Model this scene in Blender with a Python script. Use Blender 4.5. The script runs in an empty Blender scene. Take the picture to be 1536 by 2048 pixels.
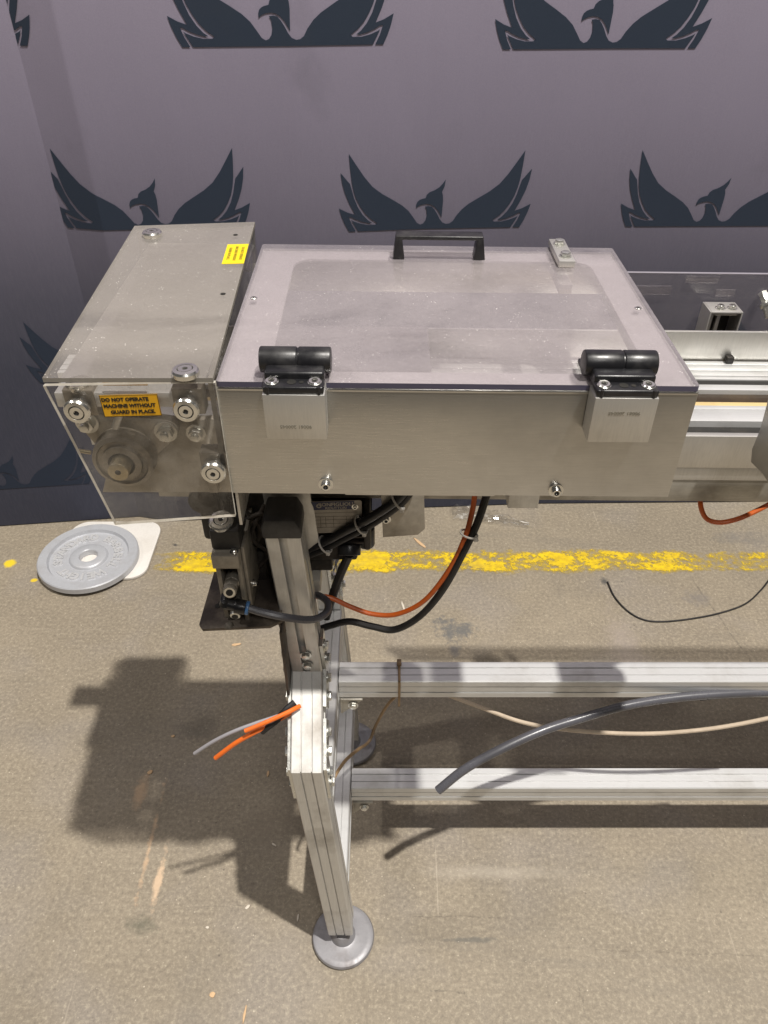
import bpy, bmesh, math, random
from mathutils.geometry import tessellate_polygon
from mathutils import Matrix, Vector, Euler, noise as mnoise
random.seed(7)
D = bpy.data
SC = bpy.context.scene
COL = SC.collection

# ------------------------------------------------------------------ camera
H = 1.55; PITCH = math.radians(39.0); F = 1540.0
cam = D.cameras.new("camera"); camo = D.objects.new("camera", cam); COL.objects.link(camo)
cam.sensor_fit = 'VERTICAL'; cam.sensor_height = 36; cam.lens = F / 2048 * 36
cam.clip_start = .05; cam.clip_end = 100
camo.location = (0, 0, H); camo.rotation_euler = (math.radians(90) - PITCH, 0, 0)
SC.camera = camo

# ------------------------------------------------------------------ world, lamps, exposure
world = D.worlds.new("World"); SC.world = world; world.use_nodes = True
bg = world.node_tree.nodes["Background"]
bg.inputs[0].default_value = (1.0, .97, .93, 1); bg.inputs[1].default_value = .035
SC.view_settings.view_transform = 'Standard'; SC.view_settings.look = 'None'
SC.view_settings.exposure = 0; SC.view_settings.gamma = 1

def lamp(name, loc, target, size, power, color):
    l = D.lights.new(name, 'AREA'); l.shape = 'DISK'; l.size = size; l.energy = power; l.color = color
    o = D.objects.new(name, l); COL.objects.link(o); o.location = loc
    o.rotation_euler = (Vector(target) - Vector(loc)).to_track_quat('-Z', 'Y').to_euler()
    return o
# high bay lamps of the hall, first two placed by their shadows, third an added fill
lamp("high_bay_or_fill_lamp", (2.95, -1.36, 12.0), (.1, .9, .5), .27, 2050, (1, .955, .89))
lamp("high_bay_or_fill_lamp", (-4.6, .25, 7.0), (0, 1.2, .5), .35, 135, (1, .95, .89))
lamp("high_bay_or_fill_lamp", (1.2, -3.6, 6.5), (0, 1.2, .8), 1.2, 100, (1, .955, .91))  # added broad front fill in place of the hall's other lamps

def W(u, v, Y=None, z=None, X=None):
    """point of the place seen at photograph pixel (u, v) on the plane Y, z or X"""
    dv = 1024 - v
    d = Vector((u - 768, F * math.cos(PITCH) + dv * math.sin(PITCH), -F * math.sin(PITCH) + dv * math.cos(PITCH)))
    if Y is not None: s = Y / d.y
    elif z is not None: s = (z - H) / d.z
    else: s = X / d.x
    return Vector((0, 0, H)) + d * s

# ------------------------------------------------------------------ materials
def newmat(name):
    m = D.materials.new(name); m.use_nodes = True
    nt = m.node_tree; nt.nodes.clear()
    out = nt.nodes.new('ShaderNodeOutputMaterial')
    return m, nt, out
class N:
    def __init__(s, nt): s.nt = nt; s.c = None
    def node(s, t, **kw):
        n = s.nt.nodes.new(t)
        for k, v in kw.items(): setattr(n, k, v)
        return n
    def link(s, a, b): s.nt.links.new(a, b)
    def coord(s, scale=(1, 1, 1), loc=(0, 0, 0)):
        if s.c is None: s.c = s.node('ShaderNodeTexCoord')
        mp = s.node('ShaderNodeMapping'); mp.inputs['Scale'].default_value = scale; mp.inputs['Location'].default_value = loc
        s.link(s.c.outputs['Object'], mp.inputs[0]); return mp.outputs[0]
    def noise(s, scale, detail=4, rough=.55, vec=None, dist=0):
        n = s.node('ShaderNodeTexNoise'); n.inputs['Scale'].default_value = scale; n.inputs['Detail'].default_value = detail
        n.inputs['Roughness'].default_value = rough; n.inputs['Distortion'].default_value = dist
        s.link(vec if vec is not None else s.coord(), n.inputs['Vector']); return n.outputs['Fac']
    def vor(s, scale, vec=None):
        n = s.node('ShaderNodeTexVoronoi'); n.inputs['Scale'].default_value = scale
        s.link(vec if vec is not None else s.coord(), n.inputs['Vector']); return n.outputs
    def ramp(s, fac, stops):
        n = s.node('ShaderNodeValToRGB'); e = n.color_ramp.elements
        while len(e) < len(stops): e.new(.5)
        for el, (p, c) in zip(e, stops):
            el.position = p; el.color = (c, c, c, 1) if not hasattr(c, '__len__') else (*c, 1)
        s.link(fac, n.inputs[0]); return n.outputs[0]
    def mix(s, fac, a, b, mode='MIX'):
        n = s.node('ShaderNodeMix', data_type='RGBA', blend_type=mode)
        for val, idx in ((fac, 0), (a, 6), (b, 7)):
            if hasattr(val, 'is_output') or isinstance(val, bpy.types.NodeSocket): s.link(val, n.inputs[idx])
            else: n.inputs[idx].default_value = val if idx == 0 else (*val, 1)
        return n.outputs[2]
    def math(s, op, a, b=0, clamp=False):
        n = s.node('ShaderNodeMath', operation=op); n.use_clamp = clamp
        for val, idx in ((a, 0), (b, 1)):
            if isinstance(val, bpy.types.NodeSocket): s.link(val, n.inputs[idx])
            else: n.inputs[idx].default_value = val
        return n.outputs[0]
    def bump(s, h, strength, dist=.01):
        n = s.node('ShaderNodeBump'); n.inputs['Strength'].default_value = strength; n.inputs['Distance'].default_value = dist
        s.link(h, n.inputs['Height']); return n.outputs[0]
    def pbr(s, color=None, rough=.5, metal=0, normal=None, spec=.5, coat=0):
        p = s.node('ShaderNodeBsdfPrincipled')
        for key, val in (('Base Color', color), ('Roughness', rough), ('Metallic', metal)):
            if val is None: continue
            if isinstance(val, bpy.types.NodeSocket): s.link(val, p.inputs[key])
            else: p.inputs[key].default_value = (*val, 1) if hasattr(val, '__len__') else val
        p.inputs['Specular IOR Level'].default_value = spec
        p.inputs['Coat Weight'].default_value = coat
        if normal is not None: s.link(normal, p.inputs['Normal'])
        return p.outputs[0]

def worn(name, col, dirt=(.1, .08, .06), rough=.4, metal=0, streak=(1, 1, 1), amount=.35, nscale=9, bump=.06, spec=.5, thr=.5, fine=180):
    m, nt, out = newmat(name); n = N(nt)
    v = n.coord(streak)
    a = n.noise(nscale, 7, .62, n.coord())
    b = n.noise(fine, 3, .6, v)
    mask = n.ramp(a, [(thr, 0), (min(thr + .22, 1), 1)])
    c = n.mix(n.math('MULTIPLY', mask, amount), col, dirt)
    c = n.mix(n.math('MULTIPLY', n.ramp(b, [(.3, 0), (.75, 1)]), .22), c, tuple(x * .6 for x in col))
    r = n.math('ADD', n.math('MULTIPLY', b, .25), n.math('ADD', n.math('MULTIPLY', mask, .12), rough - .12), True)
    nrm = n.bump(n.math('ADD', n.math('MULTIPLY', b, .5), a), bump, .004)
    nt.links.new(n.pbr(c, r, metal, nrm, spec), out.inputs[0])
    return m
M = {}
M['steel'] = worn('brushed_steel', (.62, .61, .585), (.28, .265, .24), .30, .97, (5, 5, 110), .55, 3.2, .02, thr=.44, fine=9)  # broad dark smudges stand in for dark reflections on the cover front
M['plate'] = worn('milled_aluminium', (.66, .645, .61), (.38, .35, .31), .42, .8, (60, 60, 6), .3, 8, .03, fine=10)
M['alu'] = worn('anodised_aluminium', (.72, .725, .72), (.26, .23, .19), .42, .55, (4, 60, 60), .45, 9, .04, thr=.53, fine=9)
M['alud'] = worn('dull_aluminium', (.50, .48, .43), (.16, .13, .10), .5, .6, (4, 50, 50), .6, 11, .06, thr=.46, fine=9)
M['post'] = worn('dusty_aluminium', (.66, .655, .635), (.22, .19, .145), .42, .7, (60, 60, 4), .5, 11, .05, thr=.5, fine=9)
M['rim'] = worn('satin_rim_sheet', (.50, .475, .515), (.36, .33, .33), .5, .15, (1, 1, 1), .3, 12, .02)
M['zinc'] = worn('zinc_plated_steel', (.72, .72, .68), (.25, .22, .17), .3, .9, (1, 1, 1), .4, 40, .05)
M['shiny'] = worn('polished_steel', (.80, .79, .75), (.4, .36, .3), .2, .95, (1, 1, 1), .25, 40, .02)
M['black'] = worn('black_plastic', (.012, .012, .014), (.11, .105, .10), .32, 0, (1, 1, 1), .35, 26, .04, thr=.5)
M['capm'] = worn('dusty_black_cap', (.032, .031, .031), (.12, .115, .11), .45, 0, (1, 1, 1), .5, 22, .06, thr=.46)
M['rubber'] = worn('black_rubber', (.014, .013, .013), (.07, .065, .06), .5, 0, (1, 1, 1), .4, 20, .05)
M['dark'] = worn('grimy_black_paint', (.012, .011, .010), (.075, .058, .045), .5, .1, (1, 1, 1), .8, 22, .25, thr=.42)
M['shelf'] = worn('greasy_dark_steel', (.05, .040, .034), (.20, .165, .13), .42, .35, (1, 1, 1), .85, 17, .2, thr=.46)
M['valve'] = worn('grimy_valve_block', (.34, .31, .26), (.06, .05, .04), .5, .4, (1, 1, 1), .7, 26, .08, thr=.45)
M['cast'] = worn('oily_cast_iron', (.36, .33, .28), (.05, .04, .03), .40, .5, (1, 1, 1), .8, 18, .2, thr=.45)
M['grimy'] = worn('grimy_steel_plate', (.56, .525, .46), (.17, .145, .11), .45, .3, (1, 1, 1), .75, 12, .1, thr=.46)
M['slot'] = worn('dark_slot_shade', (.015, .014, .012), (.06, .05, .04), .6, 0, (1, 1, 1), .6, 30, .1)  # near-black that paints in the shade of gaps, sockets and holes
M['brown'] = worn('oily_track', (.045, .028, .014), (.20, .13, .06), .45, .3, (3, 60, 60), .5, 6, .1, fine=9)
M['wear'] = worn('yellowed_wear_strip', (.62, .46, .22), (.16, .08, .035), .4, 0, (3, 60, 60), .9, 7, .05, thr=.55, fine=9)
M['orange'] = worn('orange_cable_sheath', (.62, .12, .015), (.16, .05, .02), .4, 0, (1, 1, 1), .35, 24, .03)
M['orangelit'] = worn('lit_orange_sheath', (.85, .17, .02), (.4, .1, .03), .42, 0, (1, 1, 1), .25, 24, .03)  # brighter copy of the orange sheath, painted for wires in the light
M['greyhose'] = worn('grey_hose', (.10, .10, .115), (.035, .034, .036), .28, 0, (1, 1, 1), .55, 10, .03)
M['greywire'] = worn('grey_wire', (.33, .32, .34), (.2, .18, .16), .45, 0)
M['cream'] = worn('cream_cable', (.56, .46, .35), (.24, .18, .12), .5, 0, (1, 1, 1), .5, 14, .05)
M['tan'] = worn('stained_tan_cord', (.36, .24, .13), (.03, .025, .02), .5, 0, (1, 1, 1), .9, 9, .05, thr=.5)
M['tie'] = worn('nylon_tie', (.62, .60, .56), (.35, .31, .26), .4, 0)
M['foot'] = worn('grey_foot_casting', (.30, .295, .31), (.15, .125, .115), .46, .25, (1, 1, 1), .6, 24, .08, thr=.46)
M['weight'] = worn('grey_enamel', (.50, .51, .54), (.33, .31, .30), .36, .25, (1, 1, 1), .45, 20, .1)
M['letter'] = worn('rubbed_bright_lettering', (.70, .70, .71), (.45, .45, .47), .3, .4, (1, 1, 1), .5, 60, .05)
M['white'] = worn('white_powder_coat', (.72, .69, .65), (.45, .40, .34), .45, 0, (1, 1, 1), .3, 12, .03)
M['yellow'] = worn('yellow_label_vinyl', (.88, .66, .01), (.7, .5, .02), .4, 0, (1, 1, 1), .4, 40, .01)
M['amber'] = worn('amber_label_vinyl', (.80, .42, .01), (.6, .3, .02), .4, 0, (1, 1, 1), .3, 40, .01)
M['ink'] = worn('black_print', (.02, .018, .012), (.08, .06, .03), .5, 0)
M['inkp'] = worn('faded_print', (.30, .22, .02), (.45, .33, .02), .5, 0)
M['blue'] = worn('blue_print', (.016, .022, .085), (.05, .05, .08), .4, 0)
M['nameplate'] = worn('stained_nameplate', (.36, .335, .30), (.16, .13, .10), .4, .3, (1, 1, 1), .6, 30, .03, thr=.45)
M['brass'] = worn('brass', (.55, .48, .33), (.2, .14, .07), .35, .9)
M['engrave'] = worn('stamped_recess', (.36, .34, .29), (.25, .22, .18), .5, .6)
M['wood'] = worn('pale_wood', (.62, .42, .24), (.35, .22, .12), .7, 0)
M['crumb'] = worn('pale_grit', (.62, .56, .47), (.4, .33, .26), .7, 0)
M['rust'] = worn('copper_block', (.58, .36, .17), (.30, .17, .08), .45, .5)

def acrylic(name, dust_lo, dust_hi, col, nscale=4, rough=.12, specks=.5, clean=None, tint=(.97, .96, .95), ior=1.45, scratch=.06):
    m, nt, out = newmat(name); n = N(nt)
    a = n.noise(nscale, 6, .6, n.coord(), .4); f = n.noise(240, 2, .6)
    d = n.ramp(a, [(.3 if dust_lo > 0 else .42, max(dust_lo, 0)), (.7, dust_hi)])
    wipe = n.ramp(n.noise(2.6, 5, .6, n.coord((1, 1.6, 1), (4, 2, 0)), 1.2), [(.54, 0), (.70, 1)])
    d = n.math('SUBTRACT', d, n.math('MULTIPLY', wipe, max(dust_lo, 0) * .75))
    sp = n.ramp(n.vor(300)[0], [(.08, 1), (.22, 0)])
    sel = n.ramp(n.noise(90, 3), [(.53, 0), (.66, 1)])
    sp = n.math('MULTIPLY', sp, sel)
    d = n.math('ADD', d, n.math('MULTIPLY', n.math('SUBTRACT', f, .5), .14))
    if clean:      # wiped strip along the front edge
        sep = n.node('ShaderNodeSeparateXYZ'); n.link(n.c.outputs['Object'], sep.inputs[0])
        d = n.math('MULTIPLY', d, n.ramp(n.math('ADD', sep.outputs[1], n.math('MULTIPLY', n.noise(30, 3), .012)), [(clean, .45), (clean + .035, 1)]))
    scr = n.ramp(n.noise(14, 4, .7, n.coord((14, 1.2, 1.2)), 1.5), [(.62, 0), (.70, 1)])
    d = n.math('ADD', d, n.math('MULTIPLY', scr, scratch))
    d = n.math('ADD', d, n.math('MULTIPLY', sp, specks), True)
    tr = n.node('ShaderNodeBsdfTransparent'); tr.inputs[0].default_value = (*tint, 1)
    df = n.node('ShaderNodeBsdfDiffuse')
    n.link(n.mix(sp, col, (.9, .87, .83)), df.inputs[0])
    mx = n.node('ShaderNodeMixShader'); n.link(d, mx.inputs[0]); n.link(tr.outputs[0], mx.inputs[1]); n.link(df.outputs[0], mx.inputs[2])
    gl = n.node('ShaderNodeBsdfGlossy')
    n.link(n.math('ADD', n.math('MULTIPLY', a, .16), rough), gl.inputs['Roughness'])
    lw = n.node('ShaderNodeLayerWeight'); r0 = ((ior - 1) / (ior + 1)) ** 2
    fr = n.math('ADD', n.math('MULTIPLY', n.math('POWER', lw.outputs['Facing'], 5), 1 - r0), r0)
    m2 = n.node('ShaderNodeMixShader'); n.link(fr, m2.inputs[0]); n.link(mx.outputs[0], m2.inputs[1]); n.link(gl.outputs[0], m2.inputs[2])
    n.link(m2.outputs[0], out.inputs[0])
    return m
M['lid'] = acrylic('dusty_lid_acrylic', .21, .36, (.54, .49, .505), 6, .07, .55, None, (.97, .96, .95), 1.6)
M['gtop'] = acrylic('dusty_guard_top_acrylic', .40, .54, (.385, .355, .32), 7, .12, .8, .660, (.97, .96, .95), 1.6)
M['gfront'] = acrylic('smeared_guard_acrylic', -.05, .21, (.50, .47, .42), 11, .06, .15, None, (.97, .96, .95), 1.45, .16)
M['clear'] = acrylic('clear_acrylic', .05, .12, (.40, .37, .41), 6, .05, .1)
def solid(name, col, rough, metal=0):
    m, nt, out = newmat(name); n = N(nt)
    c = n.mix(n.math('MULTIPLY', n.noise(60, 4), .5), col, tuple(x * .6 for x in col))
    n.link(n.pbr(c, rough, metal), out.inputs[0]); return m
def litedge(name, col):
    m, nt, out = newmat(name); n = N(nt); t = n.node('ShaderNodeBsdfTranslucent'); t.inputs[0].default_value = (*col, 1); d = n.node('ShaderNodeBsdfDiffuse'); d.inputs[0].default_value = (*col, 1)
    mx = n.node('ShaderNodeMixShader'); n.link(n.ramp(n.noise(90, 4), [(.3, .35), (.7, .65)]), mx.inputs[0]); n.link(t.outputs[0], mx.inputs[1]); n.link(d.outputs[0], mx.inputs[2]); n.link(mx.outputs[0], out.inputs[0]); return m
M['edge'] = solid('acrylic_cut_edge', (.09, .085, .14), .15)
M['gedge'] = litedge('guard_cut_edge', (.80, .77, .69)); M['tedge'] = litedge('guard_top_cut_edge', (.34, .32, .28))
M['bedge'] = solid('bright_cut_edge', (.30, .28, .32), .2)

def floor_mat():
    m, nt, out = newmat('polished_concrete'); n = N(nt)
    big = n.noise(1.7, 6, .62); mid = n.noise(9, 6, .65); fine = n.noise(120, 6, .78); cloud = n.noise(4.2, 3, .5, n.coord(loc=(3, 1, 0)))
    c = n.mix(n.ramp(big, [(.35, 0), (.66, 1)]), (.292, .247, .184), (.236, .200, .152))
    c = n.mix(n.math('MULTIPLY', n.ramp(mid, [(.40, 0), (.66, 1)]), .50), c, (.205, .172, .128))
    c = n.mix(n.math('MULTIPLY', n.ramp(cloud, [(.50, 0), (.68, 1)]), .45), c, (.255, .228, .205))
    c = n.mix(n.math('MULTIPLY', n.ramp(fine, [(.50, 0), (.68, 1)]), .55), c, (.50, .44, .33))
    c = n.mix(n.math('MULTIPLY', n.ramp(fine, [(.30, 1), (.47, 0)]), .65), c, (.12, .102, .078))
    # pale aggregate grains and small dark pits
    v1 = n.vor(110)[0]; g = n.math('MULTIPLY', n.ramp(v1, [(.10, 1), (.2, 0)]), n.ramp(n.noise(70, 2), [(.56, 0), (.66, 1)]))
    c = n.mix(n.math('MULTIPLY', g, .75), c, (.62, .55, .43))
    v2 = n.vor(46, n.coord(loc=(5, 2, 0)))[0]; pit = n.math('MULTIPLY', n.ramp(v2, [(.05, 1), (.12, 0)]), n.ramp(n.noise(17, 2), [(.60, 0), (.68, 1)]))
    c = n.mix(n.math('MULTIPLY', pit, .7), c, (.09, .075, .06))
    # hairline scratches
    for k, (sc, rot) in enumerate((((3, 120, 1), 0), ((90, 2.2, 1), .35))):
        mp = n.node('ShaderNodeMapping'); mp.inputs['Scale'].default_value = sc; mp.inputs['Rotation'].default_value = (0, 0, rot); mp.inputs['Location'].default_value = (k * 3.3, 1.7, 0)
        n.link(n.c.outputs['Object'], mp.inputs[0])
        s = n.math('MULTIPLY', n.ramp(n.noise(1.0, 2, .5, mp.outputs[0]), [(.71, 0), (.75, 1)]), n.ramp(n.noise(2.6, 2, .5, n.coord(loc=(k, 7, 0))), [(.5, 0), (.6, 1)]))
        c = n.mix(n.math('MULTIPLY', s, .35), c, ((.16, .135, .10), (.5, .44, .35))[k])
    sep = n.node('ShaderNodeSeparateXYZ'); n.link(n.c.outputs['Object'], sep.inputs[0])
    wob = n.noise(55, 5, .7); wob2 = n.noise(14, 4, .7)
    def blot(px, py, rx, ry, col, amt, soft=.5, wv=1.1):
        nonlocal c
        dx = n.math('DIVIDE', n.math('SUBTRACT', sep.outputs[0], px), rx); dy = n.math('DIVIDE', n.math('SUBTRACT', sep.outputs[1], py), ry)
        r = n.math('SQRT', n.math('ADD', n.math('MULTIPLY', dx, dx), n.math('MULTIPLY', dy, dy)))
        r = n.math('ADD', r, n.math('MULTIPLY', n.math('SUBTRACT', wob, .5), wv * 1.6)); r = n.math('ADD', r, n.math('MULTIPLY', n.math('SUBTRACT', wob2, .5), wv * 1.6))
        k = n.ramp(r, [(max(0, .9 - soft), 1), (1.0, 0)])
        c = n.mix(n.math('MULTIPLY', k, amt), c, col)
    def bp(u, v, ru, rv, col, amt, soft=.5, wv=1.1):
        p = W(u, v, z=0); q = W(u + ru, v, z=0); t = W(u, v - rv, z=0)
        blot(p.x, p.y, abs(q.x - p.x), abs(t.y - p.y), col, amt, soft, wv)
    bp(300, 1690, 6, 110, (.62, .42, .26), .55, .7, 1.6); bp(317, 1765, 9, 70, (.66, .48, .32), .75, .5, 1.4); bp(280, 1585, 16, 40, (.55, .38, .24), .6, .6)
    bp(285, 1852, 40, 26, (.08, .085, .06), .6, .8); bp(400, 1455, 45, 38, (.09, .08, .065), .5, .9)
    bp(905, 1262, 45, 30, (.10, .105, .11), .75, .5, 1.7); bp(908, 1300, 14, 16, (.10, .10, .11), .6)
    bp(1000, 1745, 190, 18, (.44, .39, .32), .5, .8, .9); bp(1250, 1300, 40, 90, (.33, .28, .25), .45, .8)
    bp(1395, 1195, 34, 20, (.15, .14, .14), .5, .6); bp(1475, 1075, 60, 18, (.15, .145, .14), .4, .7, 1.5)
    bp(1210, 1163, 10, 9, (.06, .06, .06), .8); bp(930, 1880, 70, 6, (.08, .085, .08), .55, .5, 1.6); bp(350, 1090, 8, 4, (.05, .05, .05), .8)
    bp(1180, 1350, 60, 20, (.22, .19, .16), .5, .7); bp(540, 1660, 90, 60, (.2, .165, .125), .4, .8)
    bp(20, 1127, 13, 9, (.75, .55, .02), .95, .3, .5); bp(68, 1161, 9, 4, (.70, .5, .02), .9, .3, .7)
    # tyre scuffs and broad grime
    for k, (sc, rot, lo, hi, am) in enumerate((((1.1, 7, 1), -.2, .56, .72, .35), ((5, .9, 1), .5, .58, .74, .3))):
        mp = n.node('ShaderNodeMapping'); mp.inputs['Scale'].default_value = sc; mp.inputs['Rotation'].default_value = (0, 0, rot); mp.inputs['Location'].default_value = (2.3 + k, .4, 0)
        n.link(n.c.outputs['Object'], mp.inputs[0]); c = n.mix(n.math('MULTIPLY', n.ramp(n.noise(1.0, 7, .68, mp.outputs[0], .6), [(lo, 0), (hi, 1)]), am), c, (.15, .135, .115))
    def line(u0, v0, u1, v1, w, col, amt):
        nonlocal c
        p = W(u0, v0, z=0); q = W(u1, v1, z=0); L = (q - p).length; d = (q - p) / L
        X = n.math('SUBTRACT', sep.outputs[0], p.x); Y = n.math('SUBTRACT', sep.outputs[1], p.y)
        al = n.math('ADD', n.math('MULTIPLY', X, d.x), n.math('MULTIPLY', Y, d.y)); ac = n.math('SUBTRACT', n.math('MULTIPLY', X, -d.y), n.math('MULTIPLY', Y, -d.x))
        ac = n.math('ABSOLUTE', n.math('ADD', ac, n.math('MULTIPLY', n.math('SUBTRACT', wob2, .5), .018)))
        k = n.math('MULTIPLY', n.ramp(n.math('DIVIDE', ac, w), [(.4, 1), (1, 0)]), n.math('MULTIPLY', n.math('GREATER_THAN', al, 0), n.math('LESS_THAN', al, L)))
        k = n.math('MULTIPLY', k, n.ramp(wob, [(.42, 0), (.60, .7)]))
        c = n.mix(n.math('MULTIPLY', k, amt), c, col)
    line(1378, 1150, 1510, 1335, .0035, (.07, .06, .05), .7); line(0, 1622, 150, 1624, .0016, (.08, .065, .05), .6); line(1190, 1900, 1536, 1912, .0016, (.08, .065, .05), .5)
    line(860, 1982, 930, 1988, .002, (.05, .045, .04), .7); line(1155, 1960, 1175, 2048, .0018, (.08, .07, .055), .6); line(820, 1835, 1000, 1833, .0014, (.08, .065, .05), .6)
    line(360, 1815, 505, 1812, .0014, (.09, .075, .06), .6); line(0, 1255, 300, 1262, .003, (.38, .33, .26), .4); line(1000, 1380, 1260, 1300, .004, (.35, .31, .25), .35)
    r = n.ramp(mid, [(.3, .42), (.7, .62)])
    nrm = n.bump(n.math('ADD', fine, n.math('MULTIPLY', mid, .6)), .16, .003)
    n.link(n.pbr(c, r, 0, nrm, .4), out.inputs[0])
    return m
def line_mat():
    m, nt, out = newmat('worn_yellow_paint'); n = N(nt)
    a = n.noise(62, 7, .72); b = n.noise(5, 4, .6); sep = n.node('ShaderNodeSeparateXYZ'); n.link(n.coord(), sep.inputs[0])
    e = n.math('ABSOLUTE', n.math('DIVIDE', n.math('SUBTRACT', sep.outputs[1], LINE_Y), LINE_W / 2))
    edge = n.ramp(e, [(.55, 0), (1.0, 1)])
    # worn away altogether left of the machine
    gone = n.ramp(n.math('MULTIPLY', n.math('ADD', sep.outputs[0], 1.2), .5), [(.238, 1), (.25, .25), (.31, 0)])
    fade = n.ramp(n.math('MULTIPLY', sep.outputs[0], .5), [(.25, 0), (.50, .12)])
    t = n.math('ADD', n.math('MULTIPLY', edge, .26), n.math('MULTIPLY', b, .42))
    t = n.math('ADD', t, n.math('ADD', n.math('MULTIPLY', gone, .7), n.math('MULTIPLY', fade, .5)))
    chip = n.noise(24, 6, .7, n.coord((.55, 1, 1), (2, 5, 0)), .5)
    k = n.math('SUBTRACT', n.math('ADD', n.math('MULTIPLY', n.math('ADD', a, chip), .5), .105), t)
    stain = n.math('MULTIPLY', n.ramp(k, [(.27, 0), (.37, 1)]), .45)
    k = n.math('MAXIMUM', n.ramp(k, [(.36, 0), (.405, 1)]), stain)
    colr = n.mix(n.ramp(n.noise(60, 4), [(.35, 0), (.65, 1)]), (.78, .56, .012), (.56, .38, .02))
    colr = n.mix(n.math('MULTIPLY', n.ramp(n.noise(17, 5, .7, n.coord((.4, 1, 1))), [(.5, 0), (.72, 1)]), .6), colr, (.36, .27, .09))
    tr = n.node('ShaderNodeBsdfTransparent'); mx = n.node('ShaderNodeMixShader')
    n.link(k, mx.inputs[0]); n.link(tr.outputs[0], mx.inputs[1]); n.link(n.pbr(colr, .5, 0, n.bump(a, .2, .003)), mx.inputs[2]); n.link(mx.outputs[0], out.inputs[0])
    return m
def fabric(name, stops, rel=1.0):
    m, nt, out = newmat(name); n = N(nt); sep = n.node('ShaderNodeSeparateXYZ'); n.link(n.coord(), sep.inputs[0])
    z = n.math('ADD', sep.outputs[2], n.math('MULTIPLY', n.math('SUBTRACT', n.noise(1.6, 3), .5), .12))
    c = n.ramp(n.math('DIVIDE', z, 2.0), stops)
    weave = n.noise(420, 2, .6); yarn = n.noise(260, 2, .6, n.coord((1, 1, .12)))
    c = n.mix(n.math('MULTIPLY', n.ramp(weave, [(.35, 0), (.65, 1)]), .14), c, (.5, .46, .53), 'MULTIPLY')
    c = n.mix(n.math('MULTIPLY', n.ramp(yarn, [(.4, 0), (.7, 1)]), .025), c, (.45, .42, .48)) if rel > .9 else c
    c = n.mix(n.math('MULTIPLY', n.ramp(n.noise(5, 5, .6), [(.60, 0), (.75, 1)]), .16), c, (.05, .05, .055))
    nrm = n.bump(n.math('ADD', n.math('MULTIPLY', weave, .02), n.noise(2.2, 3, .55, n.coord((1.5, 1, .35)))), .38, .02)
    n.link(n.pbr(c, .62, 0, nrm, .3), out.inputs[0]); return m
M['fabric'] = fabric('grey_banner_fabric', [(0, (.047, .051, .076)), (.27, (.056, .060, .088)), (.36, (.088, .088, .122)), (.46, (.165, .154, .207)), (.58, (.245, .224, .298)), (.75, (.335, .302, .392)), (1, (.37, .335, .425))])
M['emblem'] = fabric('navy_banner_print', [(0, (.022, .032, .056)), (1, (.032, .046, .072))], .5)

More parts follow.
